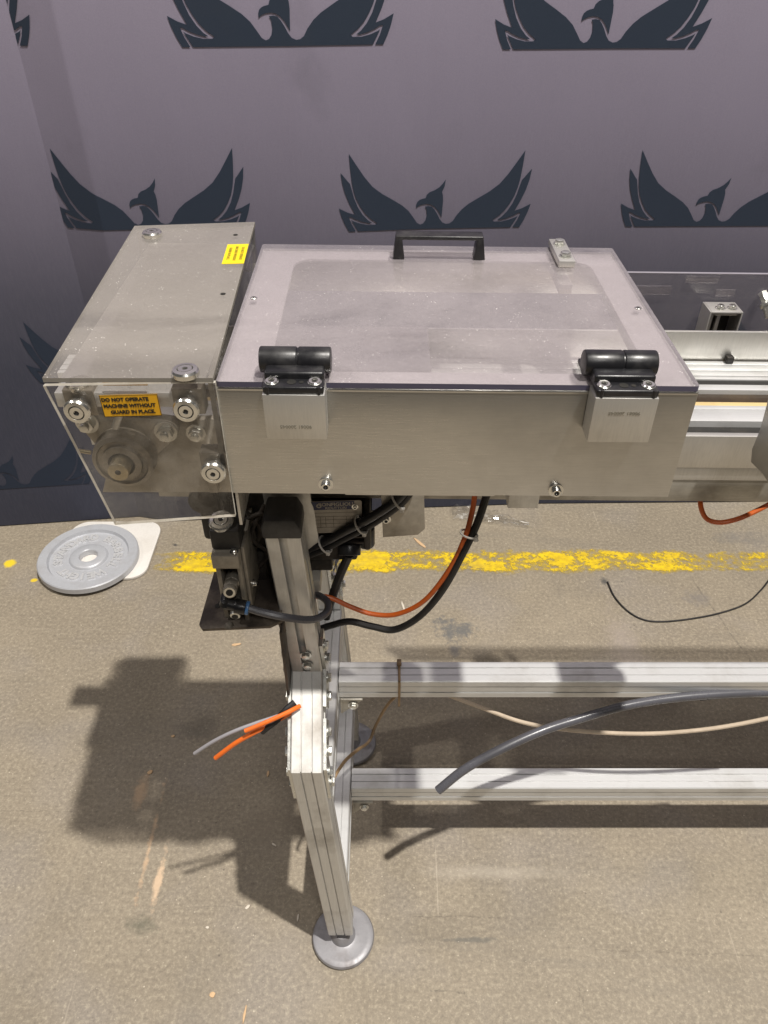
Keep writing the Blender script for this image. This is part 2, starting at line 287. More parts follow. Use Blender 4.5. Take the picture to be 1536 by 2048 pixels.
# ------------------------------------------------------------------ mesh building
XF = [Matrix.Identity(4)]
class MB:
    def __init__(s): s.bm = bmesh.new(); s.m = 0
    def _add(s, t, mtx=None, mat=None):
        if mtx is not None: bmesh.ops.transform(t, matrix=mtx, verts=t.verts)
        if mat is not None:
            for f in t.faces: f.material_index = mat
        me = D.meshes.new('tmp'); t.to_mesh(me); t.free(); s.bm.from_mesh(me); D.meshes.remove(me); return s
    def box(s, x0, x1, y0, y1, z0, z1, b=.0012, mat=0, rot=None, seg=2):
        t = bmesh.new(); bmesh.ops.create_cube(t, size=1)
        bmesh.ops.scale(t, vec=(abs(x1 - x0), abs(y1 - y0), abs(z1 - z0)), verts=t.verts)
        if b: bmesh.ops.bevel(t, geom=t.edges[:], offset=min(b, .45 * min(abs(x1 - x0), abs(y1 - y0), abs(z1 - z0))), segments=seg, affect='EDGES', profile=.5)
        mt = Matrix.Translation(((x0 + x1) / 2, (y0 + y1) / 2, (z0 + z1) / 2))
        if rot is not None: mt = mt @ rot.to_4x4()
        return s._add(t, mt, mat)
    def cyl(s, p0, p1, r, r2=None, seg=24, mat=0, b=0, cap=True, spin=0):
        p0 = Vector(p0); p1 = Vector(p1); d = p1 - p0
        t = bmesh.new(); bmesh.ops.create_cone(t, cap_ends=cap, segments=seg, radius1=r, radius2=r if r2 is None else r2, depth=d.length)
        if b:
            eds = [e for e in t.edges if abs(e.verts[0].co.z - e.verts[1].co.z) < 1e-6]
            bmesh.ops.bevel(t, geom=eds, offset=b, segments=2, affect='EDGES', profile=.5)
        q = Vector((0, 0, 1)).rotation_difference(d.normalized()).to_matrix().to_4x4()
        return s._add(t, Matrix.Translation((p0 + p1) / 2) @ q @ Matrix.Rotation(spin, 4, 'Z'), mat)
    def lathe(s, prof, mtx=None, seg=40, mat=0):
        t = bmesh.new(); rings = []
        for r, z in prof:
            if r < 1e-6: rings.append([t.verts.new((0, 0, z))])
            else: rings.append([t.verts.new((r * math.cos(2 * math.pi * k / seg), r * math.sin(2 * math.pi * k / seg), z)) for k in range(seg)])
        for a, b in zip(rings, rings[1:]):
            for k in range(seg):
                l = (k + 1) % seg
                if len(a) == 1 and len(b) == 1: continue
                if len(a) == 1: t.faces.new((a[0], b[k], b[l]))
                elif len(b) == 1: t.faces.new((a[k], a[l], b[0]))
                else: t.faces.new((a[k], a[l], b[l], b[k]))
        bmesh.ops.recalc_face_normals(t, faces=t.faces)
        return s._add(t, mtx, mat)
    def prism(s, pts, depth, mtx=None, mat=0, b=0, side=None):
        t = bmesh.new(); a = [t.verts.new((x, y, 0)) for x, y in pts]; c = [t.verts.new((x, y, depth)) for x, y in pts]
        f0 = t.faces.new(a[::-1]); f1 = t.faces.new(c); f0.material_index = f1.material_index = mat
        n_ = len(pts)
        for k in range(n_):
            f = t.faces.new((a[k], a[(k + 1) % n_], c[(k + 1) % n_], c[k])); f.material_index = mat if side is None else side
        bmesh.ops.recalc_face_normals(t, faces=t.faces)
        if b: bmesh.ops.bevel(t, geom=t.edges[:], offset=b, segments=2, affect='EDGES', profile=.5)
        return s._add(t, mtx, None)
    def tube(s, pts, r, seg=10, res=7, mat=0, cap=True):
        pts = [Vector(p) for p in pts]; P = []
        ext = [pts[0] * 2 - pts[1]] + pts + [pts[-1] * 2 - pts[-2]]
        for i in range(1, len(ext) - 2):
            p0, p1, p2, p3 = ext[i - 1:i + 3]
            for k in range(res):
                t_ = k / res
                P.append(.5 * ((2 * p1) + (p2 - p0) * t_ + (2 * p0 - 5 * p1 + 4 * p2 - p3) * t_ ** 2 + (3 * p1 - p0 - 3 * p2 + p3) * t_ ** 3))
        P.append(pts[-1])
        t = bmesh.new(); up = Vector((.13, .2, 1)).normalized(); rings = []
        for i, p in enumerate(P):
            d = (P[min(i + 1, len(P) - 1)] - P[max(i - 1, 0)]).normalized()
            up = (up - d * up.dot(d)); up = up.normalized() if up.length > 1e-5 else d.orthogonal().normalized()
            sd = d.cross(up); rr = r(i / (len(P) - 1)) if callable(r) else r
            rings.append([t.verts.new(p + (up * math.cos(2 * math.pi * k / seg) + sd * math.sin(2 * math.pi * k / seg)) * rr) for k in range(seg)])
        for a, b in zip(rings, rings[1:]):
            for k in range(seg): t.faces.new((a[k], a[(k + 1) % seg], b[(k + 1) % seg], b[k]))
        if cap: t.faces.new(rings[0]); t.faces.new(rings[-1])
        bmesh.ops.recalc_face_normals(t, faces=t.faces)
        return s._add(t, None, mat)
    def mesh(s, verts, faces, mat=0, mtx=None):
        t = bmesh.new(); vs = [t.verts.new(v) for v in verts]
        for f in faces: t.faces.new([vs[i] for i in f])
        return s._add(t, mtx, mat)
    def text(s, body, size, mtx, mat=0, ext=.0002, bold=0, sx=1, spacing=1, align='CENTER'):
        cu = D.curves.new('t', 'FONT'); cu.body = body; cu.size = size; cu.extrude = ext; cu.offset = bold; cu.align_x = align; cu.align_y = 'CENTER'
        cu.resolution_u = 3; cu.space_character = spacing
        o = D.objects.new('t', cu); COL.objects.link(o)
        dg = bpy.context.evaluated_depsgraph_get(); me = D.meshes.new_from_object(o.evaluated_get(dg))
        t = bmesh.new(); t.from_mesh(me); D.meshes.remove(me); D.objects.remove(o); D.curves.remove(cu)
        return s._add(t, mtx @ Matrix.Diagonal((sx, 1, 1, 1)), mat)
    def me(s, name, mats, smooth=35, xf=True):
        if xf: bmesh.ops.transform(s.bm, matrix=XF[-1], verts=s.bm.verts)
        me = D.meshes.new(name); s.bm.to_mesh(me); s.bm.free()
        for m in (mats if isinstance(mats, (list, tuple)) else [mats]): me.materials.append(M[m] if isinstance(m, str) else m)
        if smooth:
            me.polygons.foreach_set('use_smooth', [True] * len(me.polygons)); me.set_sharp_from_angle(angle=math.radians(smooth))
        return me
    def build(s, name, mats, parent=None, smooth=35):
        o = D.objects.new(name, s.me(name, mats, smooth)); COL.objects.link(o); par(o, parent); return o

def par(o, p):
    if p is not None:
        o.parent = p
        if p.type == 'EMPTY': o.matrix_parent_inverse = Matrix.Translation(-Vector(p.location))
def tag(o, label=None, cat=None, group=None, kind=None):
    for k, v in (('label', label), ('category', cat), ('group', group), ('kind', kind)):
        if v: o[k] = v
    return o
def thing(name, loc, label, cat, group=None):
    o = D.objects.new(name, None); COL.objects.link(o); o.location = loc; o.empty_display_size = .05
    return tag(o, label, cat, group)
def place(name, mesh, parent, loc, nrm=(0, -1, 0), spin=0, label=None, scale=1):
    o = D.objects.new(name, mesh); COL.objects.link(o); par(o, parent)
    q = Vector((0, 0, 1)).rotation_difference(Vector(nrm).normalized()).to_matrix().to_4x4()
    o.matrix_basis = Matrix.Translation(XF[-1] @ Vector(loc)) @ q @ Matrix.Rotation(spin, 4, 'Z') @ Matrix.Scale(scale, 4)
    return o
def frame(o, ux, uy):
    ux = Vector(ux).normalized(); uy = Vector(uy).normalized(); uz = ux.cross(uy)
    m = Matrix((ux, uy, uz)).transposed().to_4x4(); m.translation = Vector(o); return m
FRONT = lambda o: frame(o, (1, 0, 0), (0, 0, 1))        # x right, y up, extrudes toward the viewer

# ------------------------------------------------------------------ floor and painted line
b = MB(); b.mesh([(-6, -4, 0), (6, -4, 0), (6, 6, 0), (-6, 6, 0)], [(0, 1, 2, 3)])
tag(b.build('floor', floor_mat(), None, 0), kind='structure')
LINE_Y = W(900, 1123, z=0).y; LINE_W = .125
b = MB(); b.mesh([(-1.0, LINE_Y - LINE_W / 2 - .006, .0015), (3, LINE_Y - LINE_W / 2 + .012, .0015), (3, LINE_Y + LINE_W / 2 + .012, .0015), (-1.0, LINE_Y + LINE_W / 2, .0015)], [(0, 1, 2, 3)])
tag(b.build('painted_floor_line', line_mat(), None, 0), kind='structure')

# ------------------------------------------------------------------ backdrop banner
PLAN = [(-2.6, 2.2), (-.775, 1.888), (-.675, 1.866), (-.2, 1.900), (.1, 1.933), (.5, 1.955), (3.0, 1.99)]   # hanging line of the fabric seen from above
def prY(x):
    for (xa, ya), (xb, yb) in zip(PLAN, PLAN[1:]):
        if x <= xb: return ya + (yb - ya) * (x - xa) / (xb - xa)
    return PLAN[-1][1]
ban = thing('backdrop_banner', (0, 1.93, 0), 'tall lilac-grey fabric backdrop printed with rows of dark winged bird emblems behind the machine', 'backdrop')
def sheet(x0, x1, yf, nx, nz, z0=.004, z1=3.4):
    b = MB(); vs = []; fs = []
    for j in range(nz + 1):
        for i in range(nx + 1):
            x = x0 + (x1 - x0) * i / nx; vs.append((x, yf(x), z0 + (z1 - z0) * j / nz))
    for j in range(nz):
        for i in range(nx):
            a = j * (nx + 1) + i; fs.append((a, a + 1, a + nx + 2, a + nx + 1))
    return b.mesh(vs, fs)
plY = lambda x: 1.888 + (x + .775) * .11
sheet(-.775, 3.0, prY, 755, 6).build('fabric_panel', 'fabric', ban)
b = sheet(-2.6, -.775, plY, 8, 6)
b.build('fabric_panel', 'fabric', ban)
EX, EB, ES = 752.0, 628.0, .000324
L_in = [(112, 46), (118, 150), (127, 250), (140, 320), (158, 380), (188, 440), (222, 492), (262, 533), (312, 569), (296, 580), (240, 580), (180, 566), (130, 546), (116, 536), (136, 574), (166, 628)]
L_out = [(48, 180), (58, 262), (76, 335), (105, 410), (147, 498), (90, 478), (28, 445), (45, 510), (68, 570), (97, 628), (150, 628), (120, 572), (98, 512), (118, 516), (150, 534), (200, 554), (250, 566), (274, 566), (244, 545), (205, 502), (168, 440), (142, 370), (127, 310), (114, 262), (95, 240), (70, 207)]
head = [(606, 463), (606, 435), (614, 415), (630, 401), (650, 393), (675, 388), (684, 362), (705, 343), (740, 330), (775, 308), (800, 281), (821, 250), (815, 300), (797, 342), (805, 370), (808, 410), (805, 470), (802, 540), (790, 518), (770, 484), (745, 455), (715, 437), (685, 432), (650, 437), (625, 447)]
Ltop = [(165, 130), (220, 215), (280, 290), (350, 345), (430, 393), (500, 438), (550, 483), (590, 540), (615, 578), (640, 593), (662, 585), (680, 560), (689, 520), (684, 474), (672, 453), (700, 449), (725, 455), (746, 477), (768, 512), (788, 552), (810, 580), (838, 592), (864, 588)]
mir = lambda P: [(2 * EX - x, y) for x, y in P]
main = L_in[::-1] + Ltop + mir([(615, 570), (590, 527), (550, 478), (500, 436), (430, 393), (350, 345), (280, 290), (220, 215), (165, 130)]) + mir(L_in)
def emblem(cx, zb, y_of, cut=None, keep=1):
    b = MB(); t = bmesh.new()
    for P in (main, L_out, mir(L_out)[::-1], head):
        vs = [t.verts.new(((x - EX) * ES + cx, 0, (EB - y) * ES * .95 + zb)) for x, y in P]
        for tri in tessellate_polygon([[Vector((x, y, 0)) for x, y in P]]):
            try: t.faces.new([vs[i] for i in tri])
            except ValueError: pass
    for k in range(96):
        bmesh.ops.bisect_plane(t, geom=t.verts[:] + t.edges[:] + t.faces[:], plane_co=(-.8 + k * .025, 0, 0), plane_no=(1, 0, 0))
    if cut is not None:
        bmesh.ops.bisect_plane(t, geom=t.verts[:] + t.edges[:] + t.faces[:], plane_co=(cut, 0, 0), plane_no=(keep, 0, 0), clear_inner=True)
    for v in t.verts: v.co.y = y_of(v.co.x) - .0012
    bmesh.ops.recalc_face_normals(t, faces=t.faces)
    b._add(t); return b.build('printed_emblem', 'emblem', ban, 0)
def wpt(u, v, yf):
    y = 1.9
    for k in range(12): p = W(u, v, Y=y); y = yf(p.x)
    return p
for u, v in ((567, 92), (1198, 97), (869, 457), (1419, 452)):
    p = wpt(u, v, prY); emblem(p.x, p.z, prY)
for cx, zb in ((1.18, 1.284), (1.49, .896), (-.205, .50), (.463, .50), (1.15, .5), (.12, .11), (.80, .11)): emblem(cx, zb, prY)
p = wpt(309, 458, prY); emblem(p.x, p.z, prY, -.774, 1); emblem(p.x, .11, prY, -.774, 1)
p = wpt(-130, 86, prY); emblem(p.x, p.z, prY, -.774, 1)
p = wpt(240, 757, plY); emblem(p.x, p.z, plY, -.777, -1); p = wpt(33, 976, plY); emblem(p.x, p.z, plY); emblem(-1.43, .5, plY); emblem(-1.09, .893, plY, -.95, -1)

# ------------------------------------------------------------------ banner base and weight plate
def rrect(x0, x1, y0, y1, r, n=6):
    pts = []
    for cx, cy, a0 in ((x1 - r, y1 - r, 0), (x0 + r, y1 - r, 90), (x0 + r, y0 + r, 180), (x1 - r, y0 + r, 270)):
        for k in range(n + 1):
            a = math.radians(a0 + 90 * k / n); pts.append((cx + r * math.cos(a), cy + r * math.sin(a)))
    return pts
bb = thing('banner_foot', (-.82, 1.75, 0), 'white rounded metal foot plate of the backdrop under the grey weight', 'stand foot')
b = MB(); b.prism(rrect(-.965, -.69, 1.60, 1.855, .05), .009, Matrix.Translation((0, 0, .001)), b=.0015); b.build('foot_plate', 'white', bb)
wp = W(176, 1110, z=.032)
wt = thing('weight_plate', (wp.x, wp.y, .01), 'round grey cast iron weight plate with raised lettering lying on the floor', 'weight')
XF.append(Matrix.Translation((wp.x, wp.y, .0108)) @ Matrix.Rotation(math.radians(.8), 4, 'Y'))
R = .143
b = MB(); b.lathe([(.0255, 0), (R - .003, 0), (R, .003), (R, .019), (R - .003, .022), (R - .028, .022), (R - .032, .0125), (.056, .0125), (.053, .018), (.049, .0205), (.028, .0205), (.0255, .018), (.0255, 0)], seg=72)
b.build('disc', 'weight', wt)
b = MB(); word = 'STANDARD BARBELL WEIGHT '
for k, ch in enumerate(word):
    if ch == ' ': continue
    a = math.radians(200 - k * 360 / len(word))
    b.text(ch, .034, Matrix.Rotation(a - math.pi / 2, 4, 'Z') @ Matrix.Translation((0, .084, .0135)), ext=.0035, bold=.0014)
b.build('raised_lettering', 'letter', wt, 20)
XF.pop()

# ------------------------------------------------------------------ the conveyor machine
cv = thing('conveyor', (-.1, .84, 0), 'aluminium conveyor end with clear lidded steel cover, acrylic guard and splayed profile legs', 'conveyor')
# small repeated fasteners (local axis +Z points out)
def m_button():
    b = MB(); b.lathe([(0, 0), (.0135, 0), (.0140, .0015), (.0140, .005), (.0125, .0072), (.0085, .0078), (.0080, .0066), (.0074, .0066), (.0070, .0078), (.0030, .0078), (.0028, .0058), (0, .0058)], seg=32)
    b.cyl((0, 0, .0058), (0, 0, .0062), .0026, seg=6, mat=1); b.lathe([(.0080, .00665), (.0074, .00665)], seg=32, mat=1)
    return b.me('guard_fastener', ['shiny', 'slot'], 30, False)
def m_cap(r, h, w):
    b = MB(); b.lathe([(0, 0), (w, 0), (w, .0010), (r, .0012), (r, h - .0008), (r - .0008, h), (r * .52, h), (r * .5, h * .55), (0, h * .55)], seg=24)
    b.cyl((0, 0, h * .55), (0, 0, h * .56), r * .48, seg=6, mat=1)
    return b.me('cap_screw', ['shiny', 'slot'], 30, False)
def m_hex(r, h, w, shaft=0):
    b = MB(); b.cyl((0, 0, 0), (0, 0, .0014), w, seg=24); b.cyl((0, 0, .0014), (0, 0, .0014 + h), r, seg=6, b=.0006)
    if shaft: b.cyl((0, 0, h), (0, 0, h + shaft), r * .55, seg=16, b=.0006)
    return b.me('hex_bolt', ['zinc'], 30, False)
ME_BUTTON = m_button(); ME_CAP = m_cap(.0042, .005, .0062); ME_CSK = m_cap(.0052, .0022, .0056); ME_HEX = m_hex(.0085, .0055, .0115, 0); ME_NUT = m_hex(.0075, .006, .0105, .005); ME_HEXS = m_hex(.0068, .005, .0085)

def tilt(x):
    t = Matrix.Identity(4); t[2][0] = -.0115; t[2][3] = .0115 * x; return t
XF.append(tilt(.06))
YC = .629
pc = lambda u, v: W(u, v, Y=YC)
cx0, cx1 = pc(433, 785).x, pc(1398, 785).x
zct = pc(900, 779).z + .0004; zcb = pc(900, 990).z; zl0 = zct + .0006; zl1 = zl0 + .0055
cy1 = W(870, 492, z=zl1).y
# steel cover: front wall with a folded rim, two side walls, back wall, each 2 mm sheet
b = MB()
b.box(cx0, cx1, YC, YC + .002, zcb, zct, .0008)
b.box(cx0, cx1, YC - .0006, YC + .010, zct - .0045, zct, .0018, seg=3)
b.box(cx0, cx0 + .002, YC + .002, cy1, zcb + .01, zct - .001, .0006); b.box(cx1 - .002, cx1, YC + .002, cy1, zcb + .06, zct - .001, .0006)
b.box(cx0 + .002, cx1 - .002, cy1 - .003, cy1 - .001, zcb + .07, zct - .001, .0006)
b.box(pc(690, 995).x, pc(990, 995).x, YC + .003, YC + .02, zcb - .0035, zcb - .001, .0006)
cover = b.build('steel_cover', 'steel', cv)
for u, v in ((652, 970), (1112, 978)):
    p = pc(u, v); place('cap_screw', ME_CAP, cover, (p.x, YC, p.z + .008 * 0), (0, -1, 0), .3, scale=1.25)
# rim frame under the lid with a rounded opening
b = MB(); outer = rrect(cx0, cx1, YC + .002, cy1, .002, 6); inner = rrect(cx0 + .045, cx1 - .036, YC + .034, cy1 - .030, .022, 6)
n_ = len(outer); vs = [(x, y, zct - .0015) for x, y in outer] + [(x, y, zct - .0015) for x, y in inner] + [(x, y, zct - .004) for x, y in inner]
b.mesh(vs, [(i, (i + 1) % n_, n_ + (i + 1) % n_, n_ + i) for i in range(n_)] + [(n_ + i, n_ + (i + 1) % n_, 2 * n_ + (i + 1) % n_, 2 * n_ + i) for i in range(n_)])
b.build('rim_frame', 'rim', cv)
# lid
b = MB(); b.prism(rrect(cx0 + .001, cx1 - .001, YC - .001, cy1, .003, 3), zl1 - zl0, Matrix.Translation((0, 0, zl0)), mat=0, side=1)
lid = b.build('lid', ['lid', 'edge'], cv, 30)
def ptop(u, v, dz=0): return W(u, v, z=zl1 + dz)
# handle of the lid: two legs and a grip
a0 = ptop(797, 514); a1 = ptop(957, 514); hy = a0.y; hz = zl1 + .0275
b = MB()
for x in (a0.x, a1.x):
    sgn = -1 if x < 0.03 else 1
    b.prism([(-.0072, 0), (.0072, 0), (.0036, .0265), (-.0036, .0265)], .020, FRONT((x, hy + .010, zl1)), b=.0012)
b.box(a0.x - .0036, a1.x + .0036, hy - .010, hy + .010, hz - .0035, hz + .0015, .0014, seg=3)
b.build('handle', 'black', lid)
# latch plate with two bolts
p0 = ptop(1117, 533); p1 = ptop(1150, 533); p2 = ptop(1100, 490)
b = MB(); b.box(p0.x, p1.x, p0.y, p2.y + .004, zl1 + .0004, zl1 + .0085, .001); latch = b.build('latch_plate', 'plate', lid)
for fy in (.22, .8): place('hex_bolt', ME_HEXS, lid, ((p0.x + p1.x) / 2, p0.y + (p2.y - p0.y) * fy, zl1 + .0085), (0, 0, 1), fy, scale=.9)
b = MB(); b.box(p0.x + .002, p1.x - .002, p0.y - .012, p2.y, zct - .022, zct - .010, .001); b.build('catch_block', 'plate', cv)
for u, v in ((1277, 612), (508, 600)):
    p = ptop(u, v); place('cap_screw', ME_CSK, lid, (p.x, p.y, zl1 - .0006), (0, 0, 1), scale=.7)
# hinges
def hinge(u0, u1, zoff, flip):
    YB = .604; s = W(0, 797, Y=YB); x0 = W(u0, 803, Y=YB).x; x1 = W(u1, 803, Y=YB).x; zt = zl1 + .0005; zb_ = zt - .0475
    b = MB(); b.box(x0, x1, YB, YC - .0008, zb_, zt, .0008); blk = b.build('hinge_block', 'plate', cv)
    b = MB(); T = frame(((x0 + x1) / 2, YB - .00025, zb_ + (.0137 if not flip else .032)), (-1, 0, 0), (0, 0, -1)) @ Matrix.Rotation(0, 4, 'X')
    T = FRONT(((x0 + x1) / 2, YB - .0002, zb_ + (.014 if not flip else .032))) @ Matrix.Rotation(math.pi, 4, 'Z')
    b.text('90061 200045', (.0051), T, ext=.00012, bold=.00012); b.build('stamped_number', 'engrave', blk, 0)
    hb = MB()
    hb.box(x0 + .00088, x1 - .00088, YB + .00088, YB + .02112, zt + .00026, zt + .00748, .00176, seg=3)
    hb.box(x0 + .00088, x1 - .00088, YB + .01584, YB + .03520, zt + .00106, zt + .01408, .00264, seg=3)
    for xx in (x0 + .00528, x1 - .00528): hb.cyl((xx, YB + .00194, zt + .00026), (xx, YB + .00194, zt + .00748), .00194, seg=12)
    for xx, rr in ((x0 + .02640, .00422), (x0 + .03520, .00229)): hb.cyl((xx, YB + .01012, zt + .00757), (xx, YB + .01012, zt + .00783), rr, seg=20, mat=1)
    hg = hb.build('hinge_leaf', ['black', 'slot'], cv)
    for xx in (x0 + .00836, x1 - .00924): place('cap_screw', ME_CSK, hg, (xx, YB + .01012, zt + .00739), (0, -.08800, 1), xx * 90, scale=1.15)
    yb = YB + .04136; zbar = zt + .01364; xm = (x0 + x1) / 2 + .00176
    b = MB(); b.cyl((x0 - .00528, yb, zbar), (xm - .00035, yb, zbar), .01214, b=.00158, seg=36); b.cyl((xm + .00035, yb, zbar), (x1 + .00440, yb, zbar), .01214, b=.00158, seg=36)
    b.cyl((x0 - .00352, yb, zbar), (x1 + .00264, yb, zbar), .01100, seg=24)
    b.box(x0 - .00352, x1 + .00352, yb, yb + .02640, zl1 + .00035, zl1 + .00528, .00132)
    b.build('hinge_barrel', 'black', cv)
hinge(525, 650, 0, False); hinge(1190, 1318, 0, True)
# ---- conveyor bed rails
XF.pop(); XF.append(tilt(.45))
XL, XR = -.385, 1.9
zb = 1.02
def rail(name, y0, y1, z0, z1, mat, xl=XL, grooves=(), xr=XR):
    pts = [(y0, z0)] + [(y0, z1)]
    for gy, gw, gd in grooves: pts += [(gy - gw / 2, z1), (gy - gw / 2, z1 - gd), (gy + gw / 2, z1 - gd), (gy + gw / 2, z1)]
    pts += [(y1, z1), (y1, z0)]
    b = MB(); b.prism([(y, z) for y, z in pts], xr - xl, frame((xl, 0, 0), (0, 1, 0), (0, 0, 1)), b=.0006); return b.build(name, mat, cv)
rail('fence_plate', 1.004, 1.009, 1.016, 1.064, 'plate')
rail('bed_profile', .948, 1.001, .998, 1.02, 'alu', -.452, ((.957, .0022, .003), (.972, .0022, .002), (.990, .0016, .002)))
rail('belt_track', .9355, .9472, .96, 1.0185, 'slot')
rail('guide_strip', .9205, .935, .97, 1.019, 'alu')
rail('chain_channel', .8945, .920, .96, 1.0125, 'brown')
rail('wear_strip', .884, .8942, .965, 1.0155, 'wear')
rail('bed_profile', .845, .8836, .97, 1.0165, 'alu', XL, ((.874, .0016, .0015),))
rail('groove_shade_fill', .8175, .8448, .96, 1.0075, 'slot', -.30)  # solid bar coloured dark for the shade inside the groove
rail('side_rail', .808, .817, .9685, 1.017, 'plate', -.30)
rail('lower_rail', .811, .99, .9465, .9682, 'post', -.30)
rail('bottom_beam', .812, .995, .9105, .9463, 'alud', -.30)
b = MB(); b.box(-.155, .06, .645, .995, 1.069, 1.071, .0004); b.build('inner_or_added_plate', 'steel', cv)
b = MB(); b.box(-.322, -.178, .672, 1.055, 1.160, 1.163, .001); b.build('inner_or_added_plate', 'plate', cv)  # plate added to lighten the guard top, standing in for its reflection
b = MB(); b.box(-.21, -.175, .872, .905, 1.0335, 1.045, .002); b.build('guide_block', 'rust', cv)
# fence tab
p = W(1458, 714, Y=1.0); b = MB(); b.box(p.x - .005, p.x + .005, .992, 1.003, 1.0205, 1.030, .001); b.build('stop_tab', 'dark', cv)
# hanging block under the cover
p0 = W(1018, 995, Y=.735); p1 = W(1075, 1021, Y=.735)
b = MB(); b.box(p0.x, p1.x, .735, .79, p1.z, zcb + .012, .0008); b.build('support_block', 'post', cv)
# side bracket at the right edge
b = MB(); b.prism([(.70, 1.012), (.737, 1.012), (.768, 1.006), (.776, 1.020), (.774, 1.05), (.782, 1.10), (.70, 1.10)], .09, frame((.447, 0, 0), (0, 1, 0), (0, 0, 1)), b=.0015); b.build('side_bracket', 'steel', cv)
# rear clear guard with bright edge
b = MB(); b.box(.275, 1.9, 1.092, 1.0965, .95, 1.112, .0006, 0); b.box(.275, 1.9, 1.0920, 1.0968, 1.1122, 1.1140, .0006, 1); rg = b.build('rear_guard', ['clear', 'bedge'], cv)
for (u0, v0, u1, v1) in ((1255, 572, 1345, 590), (1370, 552, 1440, 566), (1430, 578, 1472, 592)):
    p = W(u0, v1, Y=1.0895); q = W(u1, v0, Y=1.0895); b = MB(); b.box(p.x, q.x, 1.0885, 1.0915, p.z, q.z, .0008); b.build('reflection_patch', 'clear', rg)  # clear boxes added to imitate pale reflections in the rear guard
# square clamp bracket
x0, x1, y0, y1, z1 = .4735, .5215, 1.05, 1.086, 1.073
b = MB(); b.box(x0, x0 + .0022, y0, y1, .97, z1, .0006); b.box(x1 - .0022, x1, y0, y1, .97, z1, .0006); b.box(x0 + .0024, x1 - .0024, y0, y1, z1 - .0026, z1, .0006); b.box(x0 + .0024, x1 - .0024, y1 - .002, y1 - .0002, .97, z1 - .0028, .0004, mat=1)
b.box(x0 + .009, x1 - .006, y0 + .004, y0 + .03, z1 - .0072, z1 - .0030, .0006)
b.box(x0 + .008, x0 + .0125, y0 + .015, y0 + .02, 1.0, z1 - .0074, .0005); b.box(x0 + .018, x0 + .0235, y0 + .015, y0 + .02, 1.0, z1 - .0074, .0005)
cl = b.build('clamp_bracket', ['plate', 'slot'], cv)
for fx in (.38, .74): place('cap_screw', ME_CAP, cl, (x0 + (x1 - x0) * fx, y0 + .013, z1), (0, 0, 1), fx, scale=1.2)
b = MB(); q = W(1534, 603, Y=1.075); b.cyl(q + Vector((-.004, .014, .009)), q + Vector((0, 0, 0)), .0070, seg=6, b=.001); b.cyl(q, q + Vector((.002, -.004, -.004)), .011, seg=24, b=.001); b.cyl(q + Vector((.002, -.004, -.004)), q + Vector((.006, -.014, -.016)), .0085, seg=24)
b.build('guard_bolt', 'zinc', cv)
XF.pop()
# ---- acrylic end guard
YG = .6266; ZG = W(260, 768, Y=YG).z
gf = [W(86, 772, Y=YG), W(430, 766, Y=YG), W(471, 1033, Y=YG), W(230, 1050, Y=YG)]
gt = [W(86, 771, z=ZG), W(428, 766, z=ZG), W(511, 453, z=ZG), W(271, 461, z=ZG)]
def slab(P, n, t, mat, side):
    """flat sheet: polygon P of 3D points, thickness t along n"""
    b = MB(); n = Vector(n); A = [Vector(p) for p in P]; B = [p + n * t for p in A]; k = len(A)
    tt = bmesh.new(); va = [tt.verts.new(p) for p in A]; vb = [tt.verts.new(p) for p in B]
    f = tt.faces.new(va); f.material_index = mat; f = tt.faces.new(vb[::-1]); f.material_index = mat
    for i in range(k):
        f = tt.faces.new((va[i], vb[i], vb[(i + 1) % k], va[(i + 1) % k])); f.material_index = side
    bmesh.ops.recalc_face_normals(tt, faces=tt.faces); b._add(tt); return b
b = slab(gf, (0, 1, 0), .0045, 0, 1); guard = b.build('end_guard', ['gfront', 'gedge'], cv, 0)
gt[0].y = gt[1].y = YG
b = slab([p + Vector((0, 0, .0062)) for p in gt], (0, 0, -1), .0045, 0, 1); b.build('guard_top', ['gtop', 'tedge'], guard, 0)
tr, br = gt[2], gt[1]
sd = [Vector((br.x - .007, YG + .0065, ZG)), Vector((tr.x - .006, tr.y - .002, ZG)), Vector((tr.x - .006, tr.y - .002, ZG - .05)), Vector((br.x - .007, .90, ZG - .075)), Vector((br.x - .007, YG + .0065, ZG - .10))]
b = slab(sd, (1, 0, 0), .005, 0, 1); b.build('guard_side', ['gfront', 'tedge'], guard, 0)
bk = [Vector((gt[3].x + .004, gt[3].y - .008, ZG)), Vector((gt[2].x - .012, gt[2].y - .006, ZG)), Vector((gt[2].x - .012, gt[2].y - .006, ZG - .06)), Vector((gt[3].x + .004, gt[3].y - .008, ZG - .06))]
b = slab(bk, (0, 1, 0), .005, 0, 1); b.build('guard_back', ['gfront', 'tedge'], guard, 0)
for u, v in ((157, 819), (374, 816), (428, 941)):
    p = W(u, v, Y=YG); place('guard_fastener', ME_BUTTON, guard, (p.x, YG, p.z), (0, -1, 0), scale=.9)
    b = MB(); b.box(p.x - .014, p.x + .015, YG + .0065, YG + .023, p.z - .011, p.z + .017, .001); b.build('spacer_block', 'cast', guard)
for u, v in ((305, 472), (372, 750)):
    p = W(u, v, z=ZG + .0062); place('guard_fastener', ME_BUTTON, guard, (p.x, p.y, ZG + .0062), (0, 0, 1), scale=.9)
p = W(155, 756, z=ZG - .004); place('guard_fastener', ME_BUTTON, guard, (p.x, p.y, ZG - .0135), (0, 0, 1), scale=.9)
for u, v in ((471, 470), (446, 588)):
    p = W(u, v, z=ZG + .0062); b = MB(); b.cyl((p.x, p.y, ZG + .0060), (p.x, p.y, ZG + .0066), .0030, seg=20); b.build('drilled_hole', 'slot', guard)
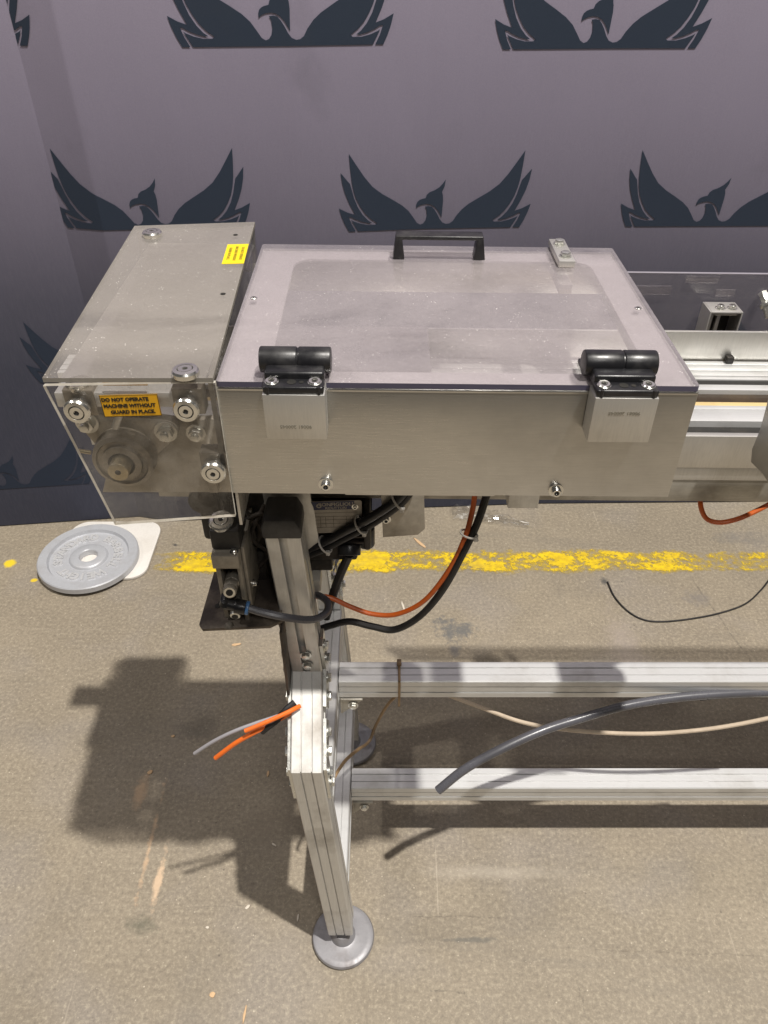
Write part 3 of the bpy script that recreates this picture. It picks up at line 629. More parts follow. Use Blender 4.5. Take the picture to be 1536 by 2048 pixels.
b = MB(); p = W(155, 752, z=ZG - .02); b.box(p.x - .008, p.x + .119, YG + .008, YG + .038, ZG - .030, ZG - .014, .0015); b.build('tie_bar', 'alu', guard)
b = MB(); b.box(W(200, 770, Y=YG).x, W(290, 770, Y=YG).x, YG + .0065, YG + .009, ZG - .0055, ZG - .0002, .0003); b.build('amber_strip', 'amber', guard)
# warning labels
def label_on(corners, nrm, lines, size, matf, mink, border, name, rot=0, inkb=.0002):
    a, b_, c, d = [Vector(p) for p in corners]      # top-left, top-right, bottom-right, bottom-left
    n = Vector(nrm); ux = (b_ - a).normalized(); w = (b_ - a).length; uy = n.cross(ux); h = (a - d).length; cen = (a + b_ + c + d) / 4
    sk = ((a - d).dot(ux)) / max((a - d).dot(uy), 1e-6)
    T = frame(cen, ux, uy); S = Matrix.Identity(4); S[0][1] = sk; T = T @ S
    hh = (a - d).dot(uy)
    o = MB(); o.prism([(-w / 2, -hh / 2), (w / 2, -hh / 2), (w / 2, hh / 2), (-w / 2, hh / 2)], .0003, T @ Matrix.Translation((0, 0, .0002)), mat=0)
    if border:
        t_ = border; e = w / 2 - t_; f = hh / 2 - t_
        for x0, x1, y0, y1 in ((-w / 2, w / 2, f, hh / 2), (-w / 2, w / 2, -hh / 2, -f), (-w / 2, -e, -f, f), (e, w / 2, -f, f)):
            o.mesh([(x0, y0, .0007), (x1, y0, .0007), (x1, y1, .0007), (x0, y1, .0007)], [(0, 1, 2, 3)], 1, T)
    k = len(lines); RT = Matrix.Rotation(rot, 4, 'Z'); hv = hh if rot == 0 else w
    for i, (ln, off) in enumerate(lines):
        y = hv * (.5 - (i + .5) / k) * .86
        o.text(ln, size, T @ RT @ Matrix.Translation((off, y, .0008)), 1, .00005, inkb)
    return o.build(name, [matf, mink], guard, 0)
label_on([W(196, 790, Y=YG), W(313, 787, Y=YG), W(329, 832, Y=YG), W(208, 833, Y=YG)], (0, -1, 0), [('DO NOT OPERATE', -.004), ('MACHINE WITHOUT', -.001), ('GUARD IN PLACE.', .001)], .0052, 'amber', 'ink', .0006, 'warning_label', 0, .00028)
zz = ZG + .0062
label_on([W(455, 489, z=zz), W(497, 488, z=zz), W(489, 529, z=zz), W(443, 528, z=zz)], (0, 0, 1), [('DO NOT OPERATE', 0), ('MACHINE WITHOUT', 0), ('GUARD IN PLACE.', 0)], .0050, 'yellow', 'inkp', 0, 'warning_label', -math.pi / 2, .0001)
# ---- bearing behind the guard
YB = .662
b = MB(); b.prism([(p.x, p.z) for p in (W(238, 838, Y=.695), W(470, 838, Y=.695), W(492, 985, Y=.695), W(205, 985, Y=.695))], .008, frame((0, .703, 0), (1, 0, 0), (0, 0, 1)), b=.001)
b.build('bearing_plate', 'grimy', cv)
pb = lambda u, v, y=YB: W(u, v, Y=y)
c0 = pb(245, 925); e1 = pb(165, 862); e2 = pb(325, 880)
b = MB()
def oval(c, r, others, r2, n=14):
    pts = []
    import itertools
    P = [(c.x + r * math.cos(2 * math.pi * k / 40), c.z + r * math.sin(2 * math.pi * k / 40)) for k in range(40)]
    for e in others: P += [(e.x + r2 * math.cos(2 * math.pi * k / 20), e.z + r2 * math.sin(2 * math.pi * k / 20)) for k in range(20)]
    P = sorted(set(P)); lo = []; hi = []
    cr = lambda o, a, q: (a[0] - o[0]) * (q[1] - o[1]) - (a[1] - o[1]) * (q[0] - o[0])
    for p in P:
        while len(lo) > 1 and cr(lo[-2], lo[-1], p) <= 0: lo.pop()
        lo.append(p)
    for p in reversed(P):
        while len(hi) > 1 and cr(hi[-2], hi[-1], p) <= 0: hi.pop()
        hi.append(p)
    return lo[:-1] + hi[:-1]
b.prism(oval(c0, .024, [e1, e2], .0125), .013, frame((0, YB + .031, 0), (1, 0, 0), (0, 0, 1)), b=.002)
b.lathe([(.0325, 0), (.033, .004), (.0315, .0175), (.0272, .0195), (.026, .0167), (.021, .0167), (.0207, .021), (.014, .022), (.014, 0)], FRONT((c0.x, YB + .018, c0.z)))
bear = b.build('flange_bearing', 'cast', cv)
s0 = pb(238, 936, YB - .02); b = MB(); b.cyl((c0.x, YB + .02, c0.z), (c0.x, YB - .018, c0.z), .0108, b=.001); b.cyl((c0.x, YB - .0181, c0.z), (c0.x, YB - .0184, c0.z), .003, mat=1, seg=16); b.build('shaft_end', ['brass', 'slot'], bear)
for p in (e1, e2): place('hex_bolt', ME_NUT, bear, (p.x, YB + .016, p.z), (0, -1, 0), p.x * 40, scale=1.15)
p = pb(390, 872, .68); place('hex_bolt', ME_NUT, cv, (p.x, .686, p.z), (0, -1, 0), .2)
q = pb(182, 905); b = MB(); b.cyl((q.x, YB, q.z), (q.x - .010, YB, q.z + .002), .0022, seg=10); b.lathe([(0, -.003), (.003, 0), (0, .003)], Matrix.Translation((q.x - .011, YB, q.z + .002)), 12); b.build('grease_nipple', 'brass', bear)
b = MB(); p = pb(230, 855); q = pb(238, 832); b.cyl((p.x, YB, p.z), (q.x + .002, YB, q.z + .004), .0038, seg=14); b.build('adjuster_rod', 'alu', bear)
b = MB(); p0 = W(393, 838, Y=.688); p1 = W(430, 985, Y=.688); b.box(p0.x, p1.x + .004, .687, .694, p1.z, p0.z, .001); b.build('bearing_strap', 'grimy', cv)
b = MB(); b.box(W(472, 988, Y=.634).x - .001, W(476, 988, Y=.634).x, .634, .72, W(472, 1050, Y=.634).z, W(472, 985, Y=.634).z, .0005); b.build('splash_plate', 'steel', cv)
# ---- leg frame, leaning a few degrees
LEAN = Matrix.Identity(4); LEAN[0][2] = -.056; LEAN[0][3] = -.0765
XF.append(LEAN)
PS = .045
def section(style):
    h = PS / 2; c = .0018
    if style == 'open': mid = [(-.0052, 0), (-.0052, -.004), (-.010, -.0055), (-.010, -.0115), (.010, -.0115), (.010, -.0055), (.0052, -.004), (.0052, 0)]
    else: mid = [(-.0088, 0), (-.0088, -.0034), (-.0066, -.0034), (-.0066, -.0006), (.0066, -.0006), (.0066, -.0034), (.0088, -.0034), (.0088, 0)]
    pts = []
    for k in range(4):
        a = k * math.pi / 2; ca, sa = math.cos(a), math.sin(a)
        for x, y in [(-h + c, 0)] + mid + [(h - c, 0)]:
            X, Y = -x, h + y
            pts.append((X * ca - Y * sa, X * sa + Y * ca))
    return pts
def profile(name, p0, p1, side, mat, parent=None, style='strip', n0=None, n1=None, build=True):
    p0 = Vector(p0); p1 = Vector(p1); d = (p1 - p0).normalized(); ux = Vector(side).normalized(); uy = d.cross(ux).normalized(); ux = uy.cross(d)
    n0 = Vector(n0).normalized() if n0 else d; n1 = Vector(n1).normalized() if n1 else d
    A = []; B = []
    for x, y in section(style):
        o = p0 + ux * x + uy * y
        A.append(o + d * ((p0 - o).dot(n0) / d.dot(n0))); B.append(o + d * ((p1 - o).dot(n1) / d.dot(n1)))
    k = len(A); b = MB(); t = bmesh.new(); va = [t.verts.new(p) for p in A]; vb = [t.verts.new(p) for p in B]
    t.faces.new(va); t.faces.new(vb)
    for i in range(k): t.faces.new((va[i], va[(i + 1) % k], vb[(i + 1) % k], vb[i]))
    bmesh.ops.recalc_face_normals(t, faces=t.faces); b._add(t)
    return b.build(name, mat, parent or cv, 25)
YM = .84
M['legmid'] = worn('lit_scuffed_aluminium', (.60, .59, .565), (.22, .17, .12), .5, .3, (60, 60, 4), .6, 13, .06, thr=.52, fine=9)  # less metallic copy of the post, made to look brightly lit from above
def leg(sg):
    """sg -1 near the viewer, +1 away: foot, lower leg, splayed piece, upper post"""
    yo = lambda y: YM + sg * (YM - y)
    if sg < 0: yo = lambda y: y
    else: yo = lambda y: 2 * YM - y
    lo = Vector((0, yo(.632), .056)); k1 = Vector((0, yo(.632), .572)); k2 = Vector((0, yo(.7535), .644)); top = Vector((0, yo(.7535), .916))
    d1 = (k1 - lo).normalized(); d2 = (k2 - k1).normalized(); d3 = (top - k2).normalized()
    nA = d1 + d2; nB = d2 + d3
    profile('lower_leg', lo, k1, (1, 0, 0), 'post', None, 'strip', None, nA)
    profile('splayed_leg_piece', k1, k2, (1, 0, 0), 'legmid' if sg < 0 else 'post', None, 'strip', nA, nB)
    up = profile('upper_post', k2, top, (1, 0, 0), 'post', None, 'open', nB, None)
    # knee plates with bolts on both sides
    for side in (-1, 1):
        for K, dl, du in ((k1, d1, d2), (k2, d2, d3)):
            w = .017; nrm = Vector((1, 0, 0)); pa = dl.cross(nrm).normalized(); pb_ = du.cross(nrm).normalized(); q = (pa + pb_).normalized()
            L = .062
            poly = [K - dl * L + pa * w, K - dl * L - pa * w, K - q * w * 1.04, K + du * L - pb_ * w, K + du * L + pb_ * w, K + q * w * 1.04]
            b = slab([p + Vector((side * .0232, 0, 0)) for p in poly], (side, 0, 0), .0045, 0, 0)
            kp = b.build('knee_plate', 'zinc', cv, 0)
            for p in (K - dl * .045, K - dl * .018, K + du * .018, K + du * .045):
                place('hex_bolt', ME_HEX, kp, p + Vector((side * .0277, 0, 0)), (side, 0, 0), p.z * 60, scale=.82)
    # foot: ball stud and dished disc
    b = MB(); b.lathe([(0, 0), (.052, 0), (.0575, .003), (.0585, .008), (.0565, .0125), (.0515, .0150), (.046, .0152), (.030, .0150), (.0235, .0165), (.021, .026), (.0165, .033), (0, .033)], Matrix.Translation((0, yo(.628), .0005)), 56)
    ft = b.build('levelling_foot', 'foot', cv)
    b = MB(); b.cyl((0, yo(.630), .030), (0, yo(.632), .058), .008, seg=16); b.build('foot_stud', 'zinc', ft)
    return lo, k1, k2, top
lo, k1, k2, top = leg(-1); leg(1)
# post cap of the near leg
b = MB(); b.prism([(-.0245, 0), (.0245, 0), (.0245, .016), (.019, .030), (-.019, .030), (-.0245, .016)], .050, FRONT((0, top.y + .025, top.z)), b=.0025); b.build('post_cap', 'capm', cv)
b = MB(); b.prism([(-.0245, 0), (.0245, 0), (.0245, .016), (.019, .026), (-.019, .026), (-.0245, .016)], .048, FRONT((0, 2 * YM - top.y + .025, top.z)), b=.0025); b.build('post_cap', 'black', cv)
for z in (.668, .690): place('hex_bolt', ME_HEX, cv, (0.003, k2.y - .0235, z + .004), (0, -1, -.1), z * 50, scale=.75)
# connecting plate from post up to the beam
b = MB(); b.prism([(-.0335, .85), (-.03, .84), (.03, .84), (.0335, .85), (.0335, .915), (.031, .925), (.031, .965), (-.031, .965), (-.031, .925), (-.0335, .915)], .006, FRONT((.002, .7995, 0)), b=.001); b.build('post_plate', 'post', cv)
# cross bars between near and far leg, and stretchers that run along the machine
profile('cross_bar', (0, .656, .1765), (0, 1.024, .1765), (1, 0, 0), 'alu'); profile('cross_bar', (0, .656, .4565), (0, 1.024, .4565), (1, 0, 0), 'alu')
XF.pop()
xs1 = LEAN[0][3] + LEAN[0][2] * .4575 + .0232; xs2 = LEAN[0][3] + LEAN[0][2] * .1775 + .0232
profile('stretcher', (xs1, .876, .4575), (2.0, .876, .4575), (0, 1, 0), 'alu'); profile('stretcher', (xs2, .842, .1775), (2.0, .842, .1775), (0, 1, 0), 'alu')
# corner brackets under the stretchers
for xs, yy, zz in ((xs1, .853, .433), (xs2, .819, .153)):
    b = MB(); b.box(xs + .001, xs + .041, yy - .002, yy + .035, zz - .004, zz, .001); b.box(xs + .001, xs + .005, yy - .002, yy + .035, zz - .040, zz - .0042, .001)
    b.prism([(0, 0), (.036, 0), (0, -.036)], .003, FRONT((xs + .005, yy + .003, zz - .004)), b=.0005)
    br_ = b.build('corner_bracket', 'alud', cv); place('hex_bolt', ME_HEX, br_, (xs + .024, yy - .002, zz - .016), (0, -1, 0), .3, scale=.8); place('hex_bolt', ME_HEX, br_, (xs + .0055, yy + .014, zz - .026), (1, 0, 0), .3, scale=.8)
# ---- gearmotor below the bed
gx0, gx1 = -.205, -.018
b = MB(); b.box(gx0, gx1, .813, .955, .838, .912, .004)
for k in range(7): b.box(gx0 + .004, gx1 - .001, .803, .958, .8425 + k * .0105, .8455 + k * .0105, .0008)
b.box(gx0, gx0 + .01, .800, .96, .832, .916, .004); b.box(gx1 - .01, gx1, .800, .96, .832, .916, .004)
motor = b.build('gearmotor', 'dark', cv)
q = [W(616, 1004, Y=.7945), W(722, 1001, Y=.7945), W(727, 1060, Y=.7945), W(622, 1067, Y=.7945)]
c = sum(q, Vector()) / 4; w = (q[1] - q[0]).length; h = (q[0] - q[3]).length
T = frame(c, (q[1] - q[0]), Vector((0, 0, 1)))
b = MB(); b.prism(rrect(-w / 2, w / 2, -h / 2, h / 2, .003, 3), .0008, T, mat=0)
def quad(bb_, x0, x1, y0, y1, z, mat): bb_.mesh([(x0, y0, z), (x1, y0, z), (x1, y1, z), (x0, y1, z)], [(0, 1, 2, 3)], mat, T)
quad(b, -w / 2 + .001, w * .36, h * .24, h * .49, .0010, 1)
b.text('BONFIGLIOLI', .0078, T @ Matrix.Translation((w * .01, h * .40, .0012)), 0, .00005, .0002); b.text('RIDUTTORI', .0055, T @ Matrix.Translation((w * .01, h * .29, .0012)), 0, .00005, .0001)
b.cyl(T @ Vector((-w * .31, h * .365, .0010)), T @ Vector((-w * .31, h * .365, .0013)), .0036, seg=20, mat=0); b.cyl(T @ Vector((-w * .31, h * .365, .0013)), T @ Vector((-w * .31, h * .365, .0015)), .0022, seg=3, mat=1)
for y in (.14, .02, -.08, -.20, -.32): quad(b, -w * .46, w * .42, h * y, h * y + .0004, .0010, 2)
for x in (-.30, -.2, -.05, .2, .32): quad(b, w * x, w * x + .0004, -h * .32, h * .02, .0011, 2)
npz = b.build('nameplate', ['nameplate', 'blue', 'ink'], motor, 0)
for u, v in ((710, 1013), (716, 1034)):
    p = W(u, v, Y=.7942); place('cap_screw', ME_CAP, motor, (p.x, .7938, p.z), (0, -1, 0), scale=.7)
b = MB(); b.box(-.20, -.038, .815, .95, .800, .8365, .004); b.box(-.16, -.075, .82, .93, .775, .7995, .003); b.box(-.115, -.092, .80, .83, .752, .7745, .002, mat=1); b.box(-.19, -.13, .79, .9, .70, .774, .003)
b.build('gearbox', ['dark', 'grimy'], motor)
p = W(698, 1098, Y=.80)
b = MB(); b.cyl((p.x, .80, p.z - .012), (p.x, .81, .836), .0162, b=.002, seg=28)
b.build('cable_gland', 'black', motor)
p = W(738, 1085, Y=.84); b = MB(); b.cyl((p.x - .004, .845, p.z - .008), (p.x - .004, .845, .838), .0125, b=.002); b.build('cable_gland', 'black', motor)
pl = [W(762, 985, Y=.79), W(848, 985, Y=.79), W(850, 1058, Y=.79), W(836, 1070, Y=.79), W(766, 1075, Y=.79)]
b = MB(); b.prism([(q_.x, q_.z) for q_ in pl], .004, FRONT((0, .794, 0)), b=.0008); mp = b.build('motor_bracket', 'grimy', cv)
p = W(772, 1038, Y=.79); place('cap_screw', ME_CAP, mp, (p.x, .79, p.z), (0, -1, 0), scale=1.1)
# grimy chain housing left of the post
b = MB(); b.box(-.205, -.155, .80, .93, .70, .94, .006); b.box(-.245, -.20, .79, .90, .86, .955, .006); b.cyl((-.235, .785, .93), (-.235, .80, .93), .02, b=.002)
b.box(-.200, -.165, .79, .799, .785, .84, .002)
b.build('chain_housing', 'dark', cv)
for pts in (((-.20, .785, .94), (-.165, .775, .90), (-.172, .78, .86)), ((-.155, .78, .93), (-.175, .77, .885), (-.16, .785, .84), (-.185, .79, .80)), ((-.19, .78, .9), (-.16, .775, .92), (-.15, .79, .90))):
    b = MB(); b.tube(pts, .003, 8); b.build('grimy_cable', 'dark', cv)
# ---- valve shelf and valve
zs = .786
sp = [(W(u, v, z=zs).x, W(u, v, z=zs).y) for u, v in ((428, 1143), (398, 1248), (405, 1258), (540, 1252), (565, 1240), (560, 1143))]
b = MB(); b.prism(sp, .005, Matrix.Translation((0, 0, zs - .005)), b=.001)
pa, pz = W(540, 1250, z=zs), W(566, 1240, z=zs)
b.tube([(pa.x - .012, .72, zs - .0035), (pa.x + .003, .72, zs - .0045), (pa.x + .011, .72, zs - .013), (pa.x + .014, .72, zs - .03)], .004, 8)
b.box(pa.x + .0115, pa.x + .0155, .700, .76, .64, zs - .012, .001)
shelf = b.build('valve_shelf', 'shelf', cv)
for u, v in ((443, 1205), (436, 1212)):
    p = W(u, v, z=zs); b = MB(); b.cyl((p.x, p.y, zs), (p.x, p.y, zs + .0006), .0042, seg=18); b.build('shelf_hole', 'slot', shelf)
p = W(457, 1249, z=zs + .004); b = MB(); b.lathe([(0, .004), (.004, .003), (.0065, 0)], Matrix.Translation((p.x, p.y + .002, zs)), 20); b.build('shelf_screw', 'cast', shelf)
for z in (.70, .665): place('hex_bolt', ME_HEX, shelf, (pa.x + .0112, .73, z), (-1, 0, 0), z * 40, scale=.8)
vx = W(455, 1100, Y=.72).x
b = MB(); b.box(vx - .018, vx + .018, .715, .75, .910, .941, .003); vb_ = b.build('valve_head', 'rubber', cv)
place('guard_fastener', ME_BUTTON, vb_, (vx - .004, .730, .941), (0, -.25, 1), scale=1.1)
b = MB(); b.box(vx - .018, vx + .016, .704, .752, .888, .9095, .0012); b.box(vx - .017, vx - .011, .712, .752, .79, .8875, .001); b.box(vx + .010, vx + .016, .712, .80, .786, .8875, .001); b.box(vx - .011, vx + .010, .742, .752, .79, .8875, .001)
b.box(vx + .0165, vx + .021, .72, .80, .80, .91, .001)
vbody = b.build('valve_body', 'valve', cv); place('cap_screw', ME_CAP, vbody, (vx + .010, .712, .9095), (0, 0, 1), scale=.85)
p = W(482, 1165, Y=.73); place('cap_screw', ME_CAP, vbody, (vx + .0212, .74, .828), (1, 0, 0))
f0 = W(468, 1148, Y=.735); f1 = W(459, 1185, Y=.690); d = (f1 - f0).normalized()
b = MB(); b.cyl(f0, f0 + d * .024, .0095, b=.001); b.cyl(f0 + d * .02, f0 + d * .038, .0092, seg=6, b=.0008); b.cyl(f0 + d * .038, f1, .0085, seg=24, b=.0008)
b.cyl(f1, f1 + d * .0006, .0072, mat=1, seg=24); b.cyl(f1 + d * .0006, f1 + d * .0012, .0045, mat=2, seg=20); b.build('exhaust_fitting', ['cast', 'shiny', 'slot'], vbody)
e0 = W(452, 1207, Y=.70); e1_ = W(474, 1212, Y=.698); e2_ = W(495, 1216, Y=.697)
b = MB(); b.cyl(e0 + Vector((0, .03, .004)), e0, .0082, b=.001); b.lathe([(0, -.0085), (.006, -.006), (.0085, 0), (.006, .006), (0, .0085)], Matrix.Translation(e0), 20); b.cyl(e0, e1_, .0075); b.cyl(e1_ - (e2_ - e1_) * .2, e2_ - (e2_ - e1_) * .15, .0098, b=.001); b.build('push_in_elbow', 'black', vbody)
b = MB(); dd = (e2_ - e1_).normalized(); b.cyl(e2_ - dd * .002, e2_ + dd * .002, .0092, b=.0006); b.build('release_ring', solid('blue_plastic', (.10, .24, .5), .35), vbody)
g0 = W(470, 1233, Y=.704); b = MB(); b.cyl(g0 + Vector((0, .03, .004)), g0, .007, b=.0008); b.cyl(g0, g0 + Vector((0, -.0006, 0)), .0042, mat=1); b.build('spare_port', ['zinc', 'slot'], vbody)

# ------------------------------------------------------------------ cables, hoses and ties (each its own thing)
def cable(name, pts, r, mat, label, cat, group=None, seg=10, xyz=False):
    P = [Vector(p) if xyz else W(*p[:2], Y=p[2]) for p in pts]
    b = MB(); b.tube(P, r, seg); return tag(b.build(name, mat, None), label, cat, group)
cable('air_hose', [(493, 1215, .697), (530, 1226, .696), (580, 1236, .697), (625, 1239, .71), (652, 1226, .735), (655, 1205, .76), (640, 1192, .785), (628, 1190, .80)], .0052, 'greyhose', 'short glossy grey air hose bent round the leg post from the valve elbow', 'hose')
cable('orange_cable', [(632, 1193, .79), (660, 1195, .79), (700, 1213, .785), (745, 1228, .78), (795, 1228, .775), (850, 1200, .77), (900, 1137, .77), (930, 1075, .775), (945, 1020, .785), (950, 985, .79)], .0036, 'orange', 'long orange cable looping from the leg post up under the steel cover', 'cable')
cable('black_hose', [(640, 1258, .79), (665, 1250, .79), (700, 1243, .785), (745, 1253, .78), (790, 1259, .775), (840, 1232, .77), (885, 1180, .768), (925, 1108, .77), (955, 1045, .78), (975, 985, .79)], .0052, 'rubber', 'thick black cable looping below the orange one from post to cover', 'cable')
cable('motor_cable', [(612, 1100, .80), (650, 1083, .795), (690, 1062, .79), (740, 1036, .785), (790, 1003, .782), (812, 980, .785)], .0062, 'black', 'upper glossy black cable slanting across the motor nameplate', 'cable', seg=12)
cable('motor_cable', [(612, 1112, .80), (655, 1094, .798), (700, 1071, .793), (750, 1044, .79), (800, 1008, .786), (822, 982, .788)], .0055, 'rubber', 'lower black cable tied beneath the glossy one below the motor nameplate', 'cable', seg=12)
cable('drop_cable', [(698, 1110, .80), (680, 1150, .805), (664, 1195, .80), (652, 1235, .80)], .0065, 'rubber', 'short black cable dropping from the motor gland behind the leg post', 'cable')
cable('sagging_cable', [(1401, 985, .83), (1402, 1015, .82), (1414, 1038, .815), (1440, 1045, .81), (1475, 1038, .81), (1510, 1023, .815), (1545, 1005, .82), (1580, 985, .83)], .0034, 'orange', 'orange cable sagging in a small loop below the bare rail at the right edge', 'cable')
cable('grey_tube', [(876, 1581, .722), (930, 1538, .74), (1000, 1499, .76), (1080, 1463, .785), (1150, 1440, .805), (1240, 1414, .825), (1330, 1398, .84), (1440, 1388, .85), (1580, 1383, .86)], .0078, 'greyhose', 'thick loose grey tube with its cut end hanging in front of the lower stretcher', 'hose', seg=14)
te = D.objects['grey_tube']; e0 = W(876, 1581, Y=.722); ed = (e0 - W(930, 1538, Y=.74)).normalized()
b = MB(); b.cyl(e0 + ed * .0001, e0 + ed * .0005, .0056, seg=20); b.build('tube_bore', 'slot', te)
cable('black_strap', [(1400, 1395, .87), (1470, 1388, .872), (1560, 1386, .875)], .006, 'rubber', 'black cable lying behind the grey tube under the upper stretcher at right', 'cable')
cable('cream_cable', [(850, 1376, .89), (890, 1388, .885), (960, 1414, .87), (1040, 1443, .852), (1120, 1458, .838), (1220, 1466, .828), (1310, 1467, .822), (1400, 1460, .82), (1480, 1448, .82), (1580, 1427, .82)], .0038, 'cream', 'pale cream cable sagging between the two stretchers behind the grey tube', 'cable')
cable('tan_cord', [(800, 1385, .90), (775, 1410, .895), (752, 1450, .88), (738, 1483, .865), (715, 1500, .83), (690, 1522, .79), (668, 1556, .75), (660, 1580, .74)], .0030, 'tan', 'stained tan cord hanging from the upper stretcher towards the near leg', 'cable')
cable('floor_cable', [(1214, 1164, 1.609 + .0)], .002, 'rubber', '', '') if False else None
b = MB(); b.tube([W(u, v, z=.003) for u, v in ((1215, 1164), (1230, 1195), (1258, 1224), (1290, 1240), (1330, 1243), (1385, 1237), (1440, 1226), (1490, 1208), (1522, 1180), (1545, 1150), (1570, 1115))], .0024, 8)
tag(b.build('floor_cable', 'rubber'), 'thin black cable curving across the bare floor beyond the upper stretcher', 'cable')
cable('cut_wire', [(600, 1412, .685), (575, 1425, .672), (540, 1441, .665), (505, 1456, .66), (490, 1462, .658)], .0034, 'orangelit', 'upper orange cut wire sticking out left of the near leg', 'cable')
cable('cut_wire', [(600, 1415, .69), (570, 1432, .678), (535, 1452, .668), (505, 1467, .662), (470, 1487, .658), (431, 1516, .655)], .0036, 'orangelit', 'lower longer orange cut wire hanging left of the near leg', 'cable')
cable('cut_wire', [(600, 1410, .695), (560, 1430, .685), (510, 1447, .675), (465, 1464, .67), (425, 1484, .668), (389, 1507, .666)], .0028, 'greywire', 'thin grey cut wire hanging beyond the orange ones by the near leg', 'cable')
cable('cable_sheath', [(590, 1405, .69), (573, 1419, .682), (556, 1438, .675), (538, 1452, .668), (524, 1463, .665)], .0052, 'rubber', 'short black sheath round the cut wires at the near leg', 'cable')
def tie(p, axis, r, label, tail):
    p = Vector(p); a = Vector(axis).normalized(); u = a.orthogonal().normalized(); v = a.cross(u)
    pts = [p + (u * math.cos(2 * math.pi * k / 18) + v * math.sin(2 * math.pi * k / 18)) * r for k in range(19)]
    b = MB(); b.tube(pts, .0014, 6, 3)
    hd = p + Vector(tail).normalized() * r; b.box(hd.x - .0028, hd.x + .0028, hd.y - .0028, hd.y + .0028, hd.z - .0028, hd.z + .0028, .0008)
    b.tube([hd, hd + Vector(tail).normalized() * .004], .0013, 6)
    return tag(b.build('cable_tie', 'tie'), label, 'cable tie', 'nylon cable ties round the cables')
c1 = lambda u, v, y: W(u, v, Y=y)
tie(c1(651, 1089, .796), c1(690, 1067, .79) - c1(651, 1087, .796), .0125, 'white cable tie lowest on the two black cables by the post', (.3, -.5, -1))
tie(c1(722, 1051, .788), c1(760, 1028, .785) - c1(722, 1049, .788), .0125, 'white cable tie round the black cables over the nameplate corner', (.4, -.5, -1))
tie(c1(796, 1003, .784), c1(820, 985, .785) - c1(796, 1001, .784), .0125, 'white cable tie topmost on the black cables beside the motor bracket', (.5, -.5, -1))
tie(c1(938, 1068, .774), c1(950, 1030, .78) - c1(938, 1068, .774), .0115, 'grey cable tie holding the orange cable to the thick black one', (.8, -.5, -.4))
# tie round the upper stretcher
b = MB(); p = W(799, 1345, Y=.86); x = p.x; ys0, ys1, z0_, z1_ = .8515, .9005, .433, .482
for a0_, a1_ in (((ys0, z0_), (ys0, z1_)), ((ys0, z1_), (ys1, z1_)), ((ys1, z1_), (ys1, z0_)), ((ys1, z0_), (ys0, z0_))):
    b.box(x - .0022, x + .0022, min(a0_[0], a1_[0]) - .0008, max(a0_[0], a1_[0]) + .0008, min(a0_[1], a1_[1]) - .0008, max(a0_[1], a1_[1]) + .0008, .0004)
b.box(x - .004, x + .004, .885, .896, .4825, .490, .001); b.box(x - .0022, x + .0022, .8495, .8512, .415, .44, .0004)
tag(b.build('cable_tie', 'tan'), 'dirty cable tie strapped round the upper stretcher', 'cable tie', 'nylon cable ties round the cables')

# ------------------------------------------------------------------ litter on the floor
def film():
    random.seed(3); b = MB(); nx, ny = 16, 9; vs = []; fs = []
    o = W(905, 1035, z=0)
    for j in range(ny):
        for i in range(nx):
            u = i / (nx - 1); v = j / (ny - 1); taper = 1 - .75 * u
            vs.append((o.x + u * .235, o.y + .03 - u * .075 + (v - .5) * .085 * taper, .004 + abs(mnoise.noise(Vector((u * 9, v * 5, 1)))) * .028 + random.random() * .004))
    for j in range(ny - 1):
        for i in range(nx - 1): a = j * nx + i; fs += [(a, a + 1, a + nx + 1), (a, a + nx + 1, a + nx)]
    b.mesh(vs, fs)
    m, nt, out = newmat('crumpled_clear_film'); n = N(nt); tr = n.node('ShaderNodeBsdfTransparent'); gl = n.node('ShaderNodeBsdfGlossy'); gl.inputs['Roughness'].default_value = .16
    mx = n.node('ShaderNodeMixShader'); n.link(n.ramp(n.noise(60, 3), [(.3, .08), (.7, .32)]), mx.inputs[0]); n.link(tr.outputs[0], mx.inputs[1]); n.link(gl.outputs[0], mx.inputs[2]); n.link(mx.outputs[0], out.inputs[0])
    return tag(b.build('plastic_film', m, None, 0), 'crumpled scrap of clear plastic film on the floor under the steel cover', 'litter')
film()
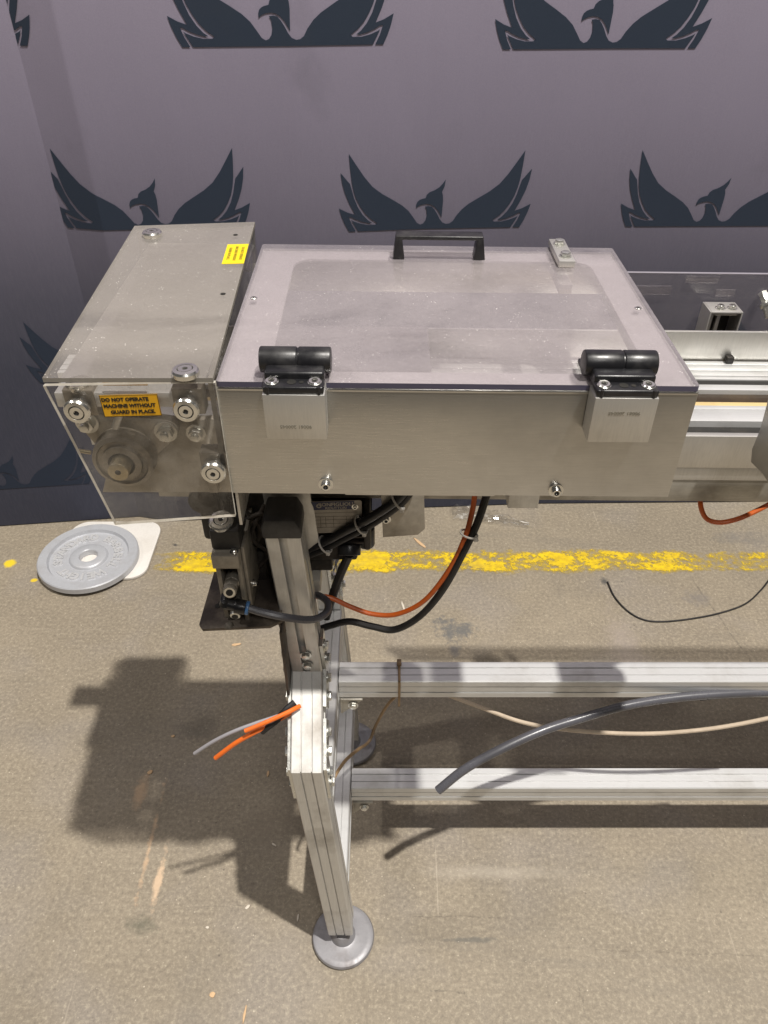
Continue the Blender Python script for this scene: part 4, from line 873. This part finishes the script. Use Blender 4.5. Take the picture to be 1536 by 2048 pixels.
def chip(u, v, L, w, ang, mat, label):
    p = W(u, v, z=0); random.seed(int(u)); pts = []
    for k in range(10):
        a = 2 * math.pi * k / 10; pts.append((L / 2 * math.cos(a) * random.uniform(.8, 1.1), w / 2 * math.sin(a) * random.uniform(.7, 1.1)))
    b = MB(); b.prism(pts, .0022, Matrix.Translation((p.x, p.y, .0004)) @ Matrix.Rotation(math.radians(ang), 4, 'Z'), b=.0003)
    return tag(b.build('wood_chip' if mat == 'wood' else 'paper_shred', mat), label, 'wood chip' if mat == 'wood' else 'litter', 'chips and shreds littering the floor')
chip(840, 1087, .062, .010, -52, 'wood', 'long pale wood splinter on the floor above the yellow line')
chip(472, 1290, .026, .009, 12, 'wood', 'pale wood chip on the floor beside the valve shelf')
chip(536, 1548, .006, .016, 0, 'wood', 'small wood chip in the shadow left of the near leg')
chip(300, 1545, .014, .010, 40, 'wood', 'brown wood crumb at the head of the orange floor streak')
chip(346, 1473, .009, .007, 0, 'wood', 'tiny wood crumb in the shadow below the cut wires')
chip(806, 1213, .006, .045, 12, 'crumb', 'pale curved shred on the floor behind the orange loop')
chip(495, 1815, .006, .013, -40, 'crumb', 'white shred on the lit floor left of the near foot')
chip(548, 1690, .012, .004, -30, 'crumb', 'pale shred in the shadow of the near leg')
chip(415, 1856, .007, .006, 0, 'crumb', 'white crumb on the floor below the shadow')
chip(596, 1835, .004, .016, -5, 'crumb', 'thin pale shred just left of the near foot')
chip(489, 2030, .004, .030, -5, 'wood', 'yellowish straw at the bottom edge of the floor')
chip(425, 1990, .012, .010, 20, 'wood', 'pinkish chip on the floor near the bottom edge')
# fine grit: nobody could count it
b = MB(); random.seed(11); vs = []; fs = []
for k in range(520):
    x = random.uniform(-1.1, 1.1); y = random.uniform(.45, 1.75); s = random.uniform(.0006, .0017); a = random.random() * 6.28; i = len(vs)
    for t in range(3): vs.append((x + s * math.cos(a + t * 2.09), y + s * math.sin(a + t * 2.09) * random.uniform(.5, 1), .0002))
    vs.append((x, y, s * .9)); fs += [(i, i + 1, i + 3), (i + 1, i + 2, i + 3), (i + 2, i, i + 3)]
b.mesh(vs, fs); tag(b.build('grit', 'crumb', None, 0), 'fine pale grit scattered over the concrete floor', 'grit', None, 'stuff')
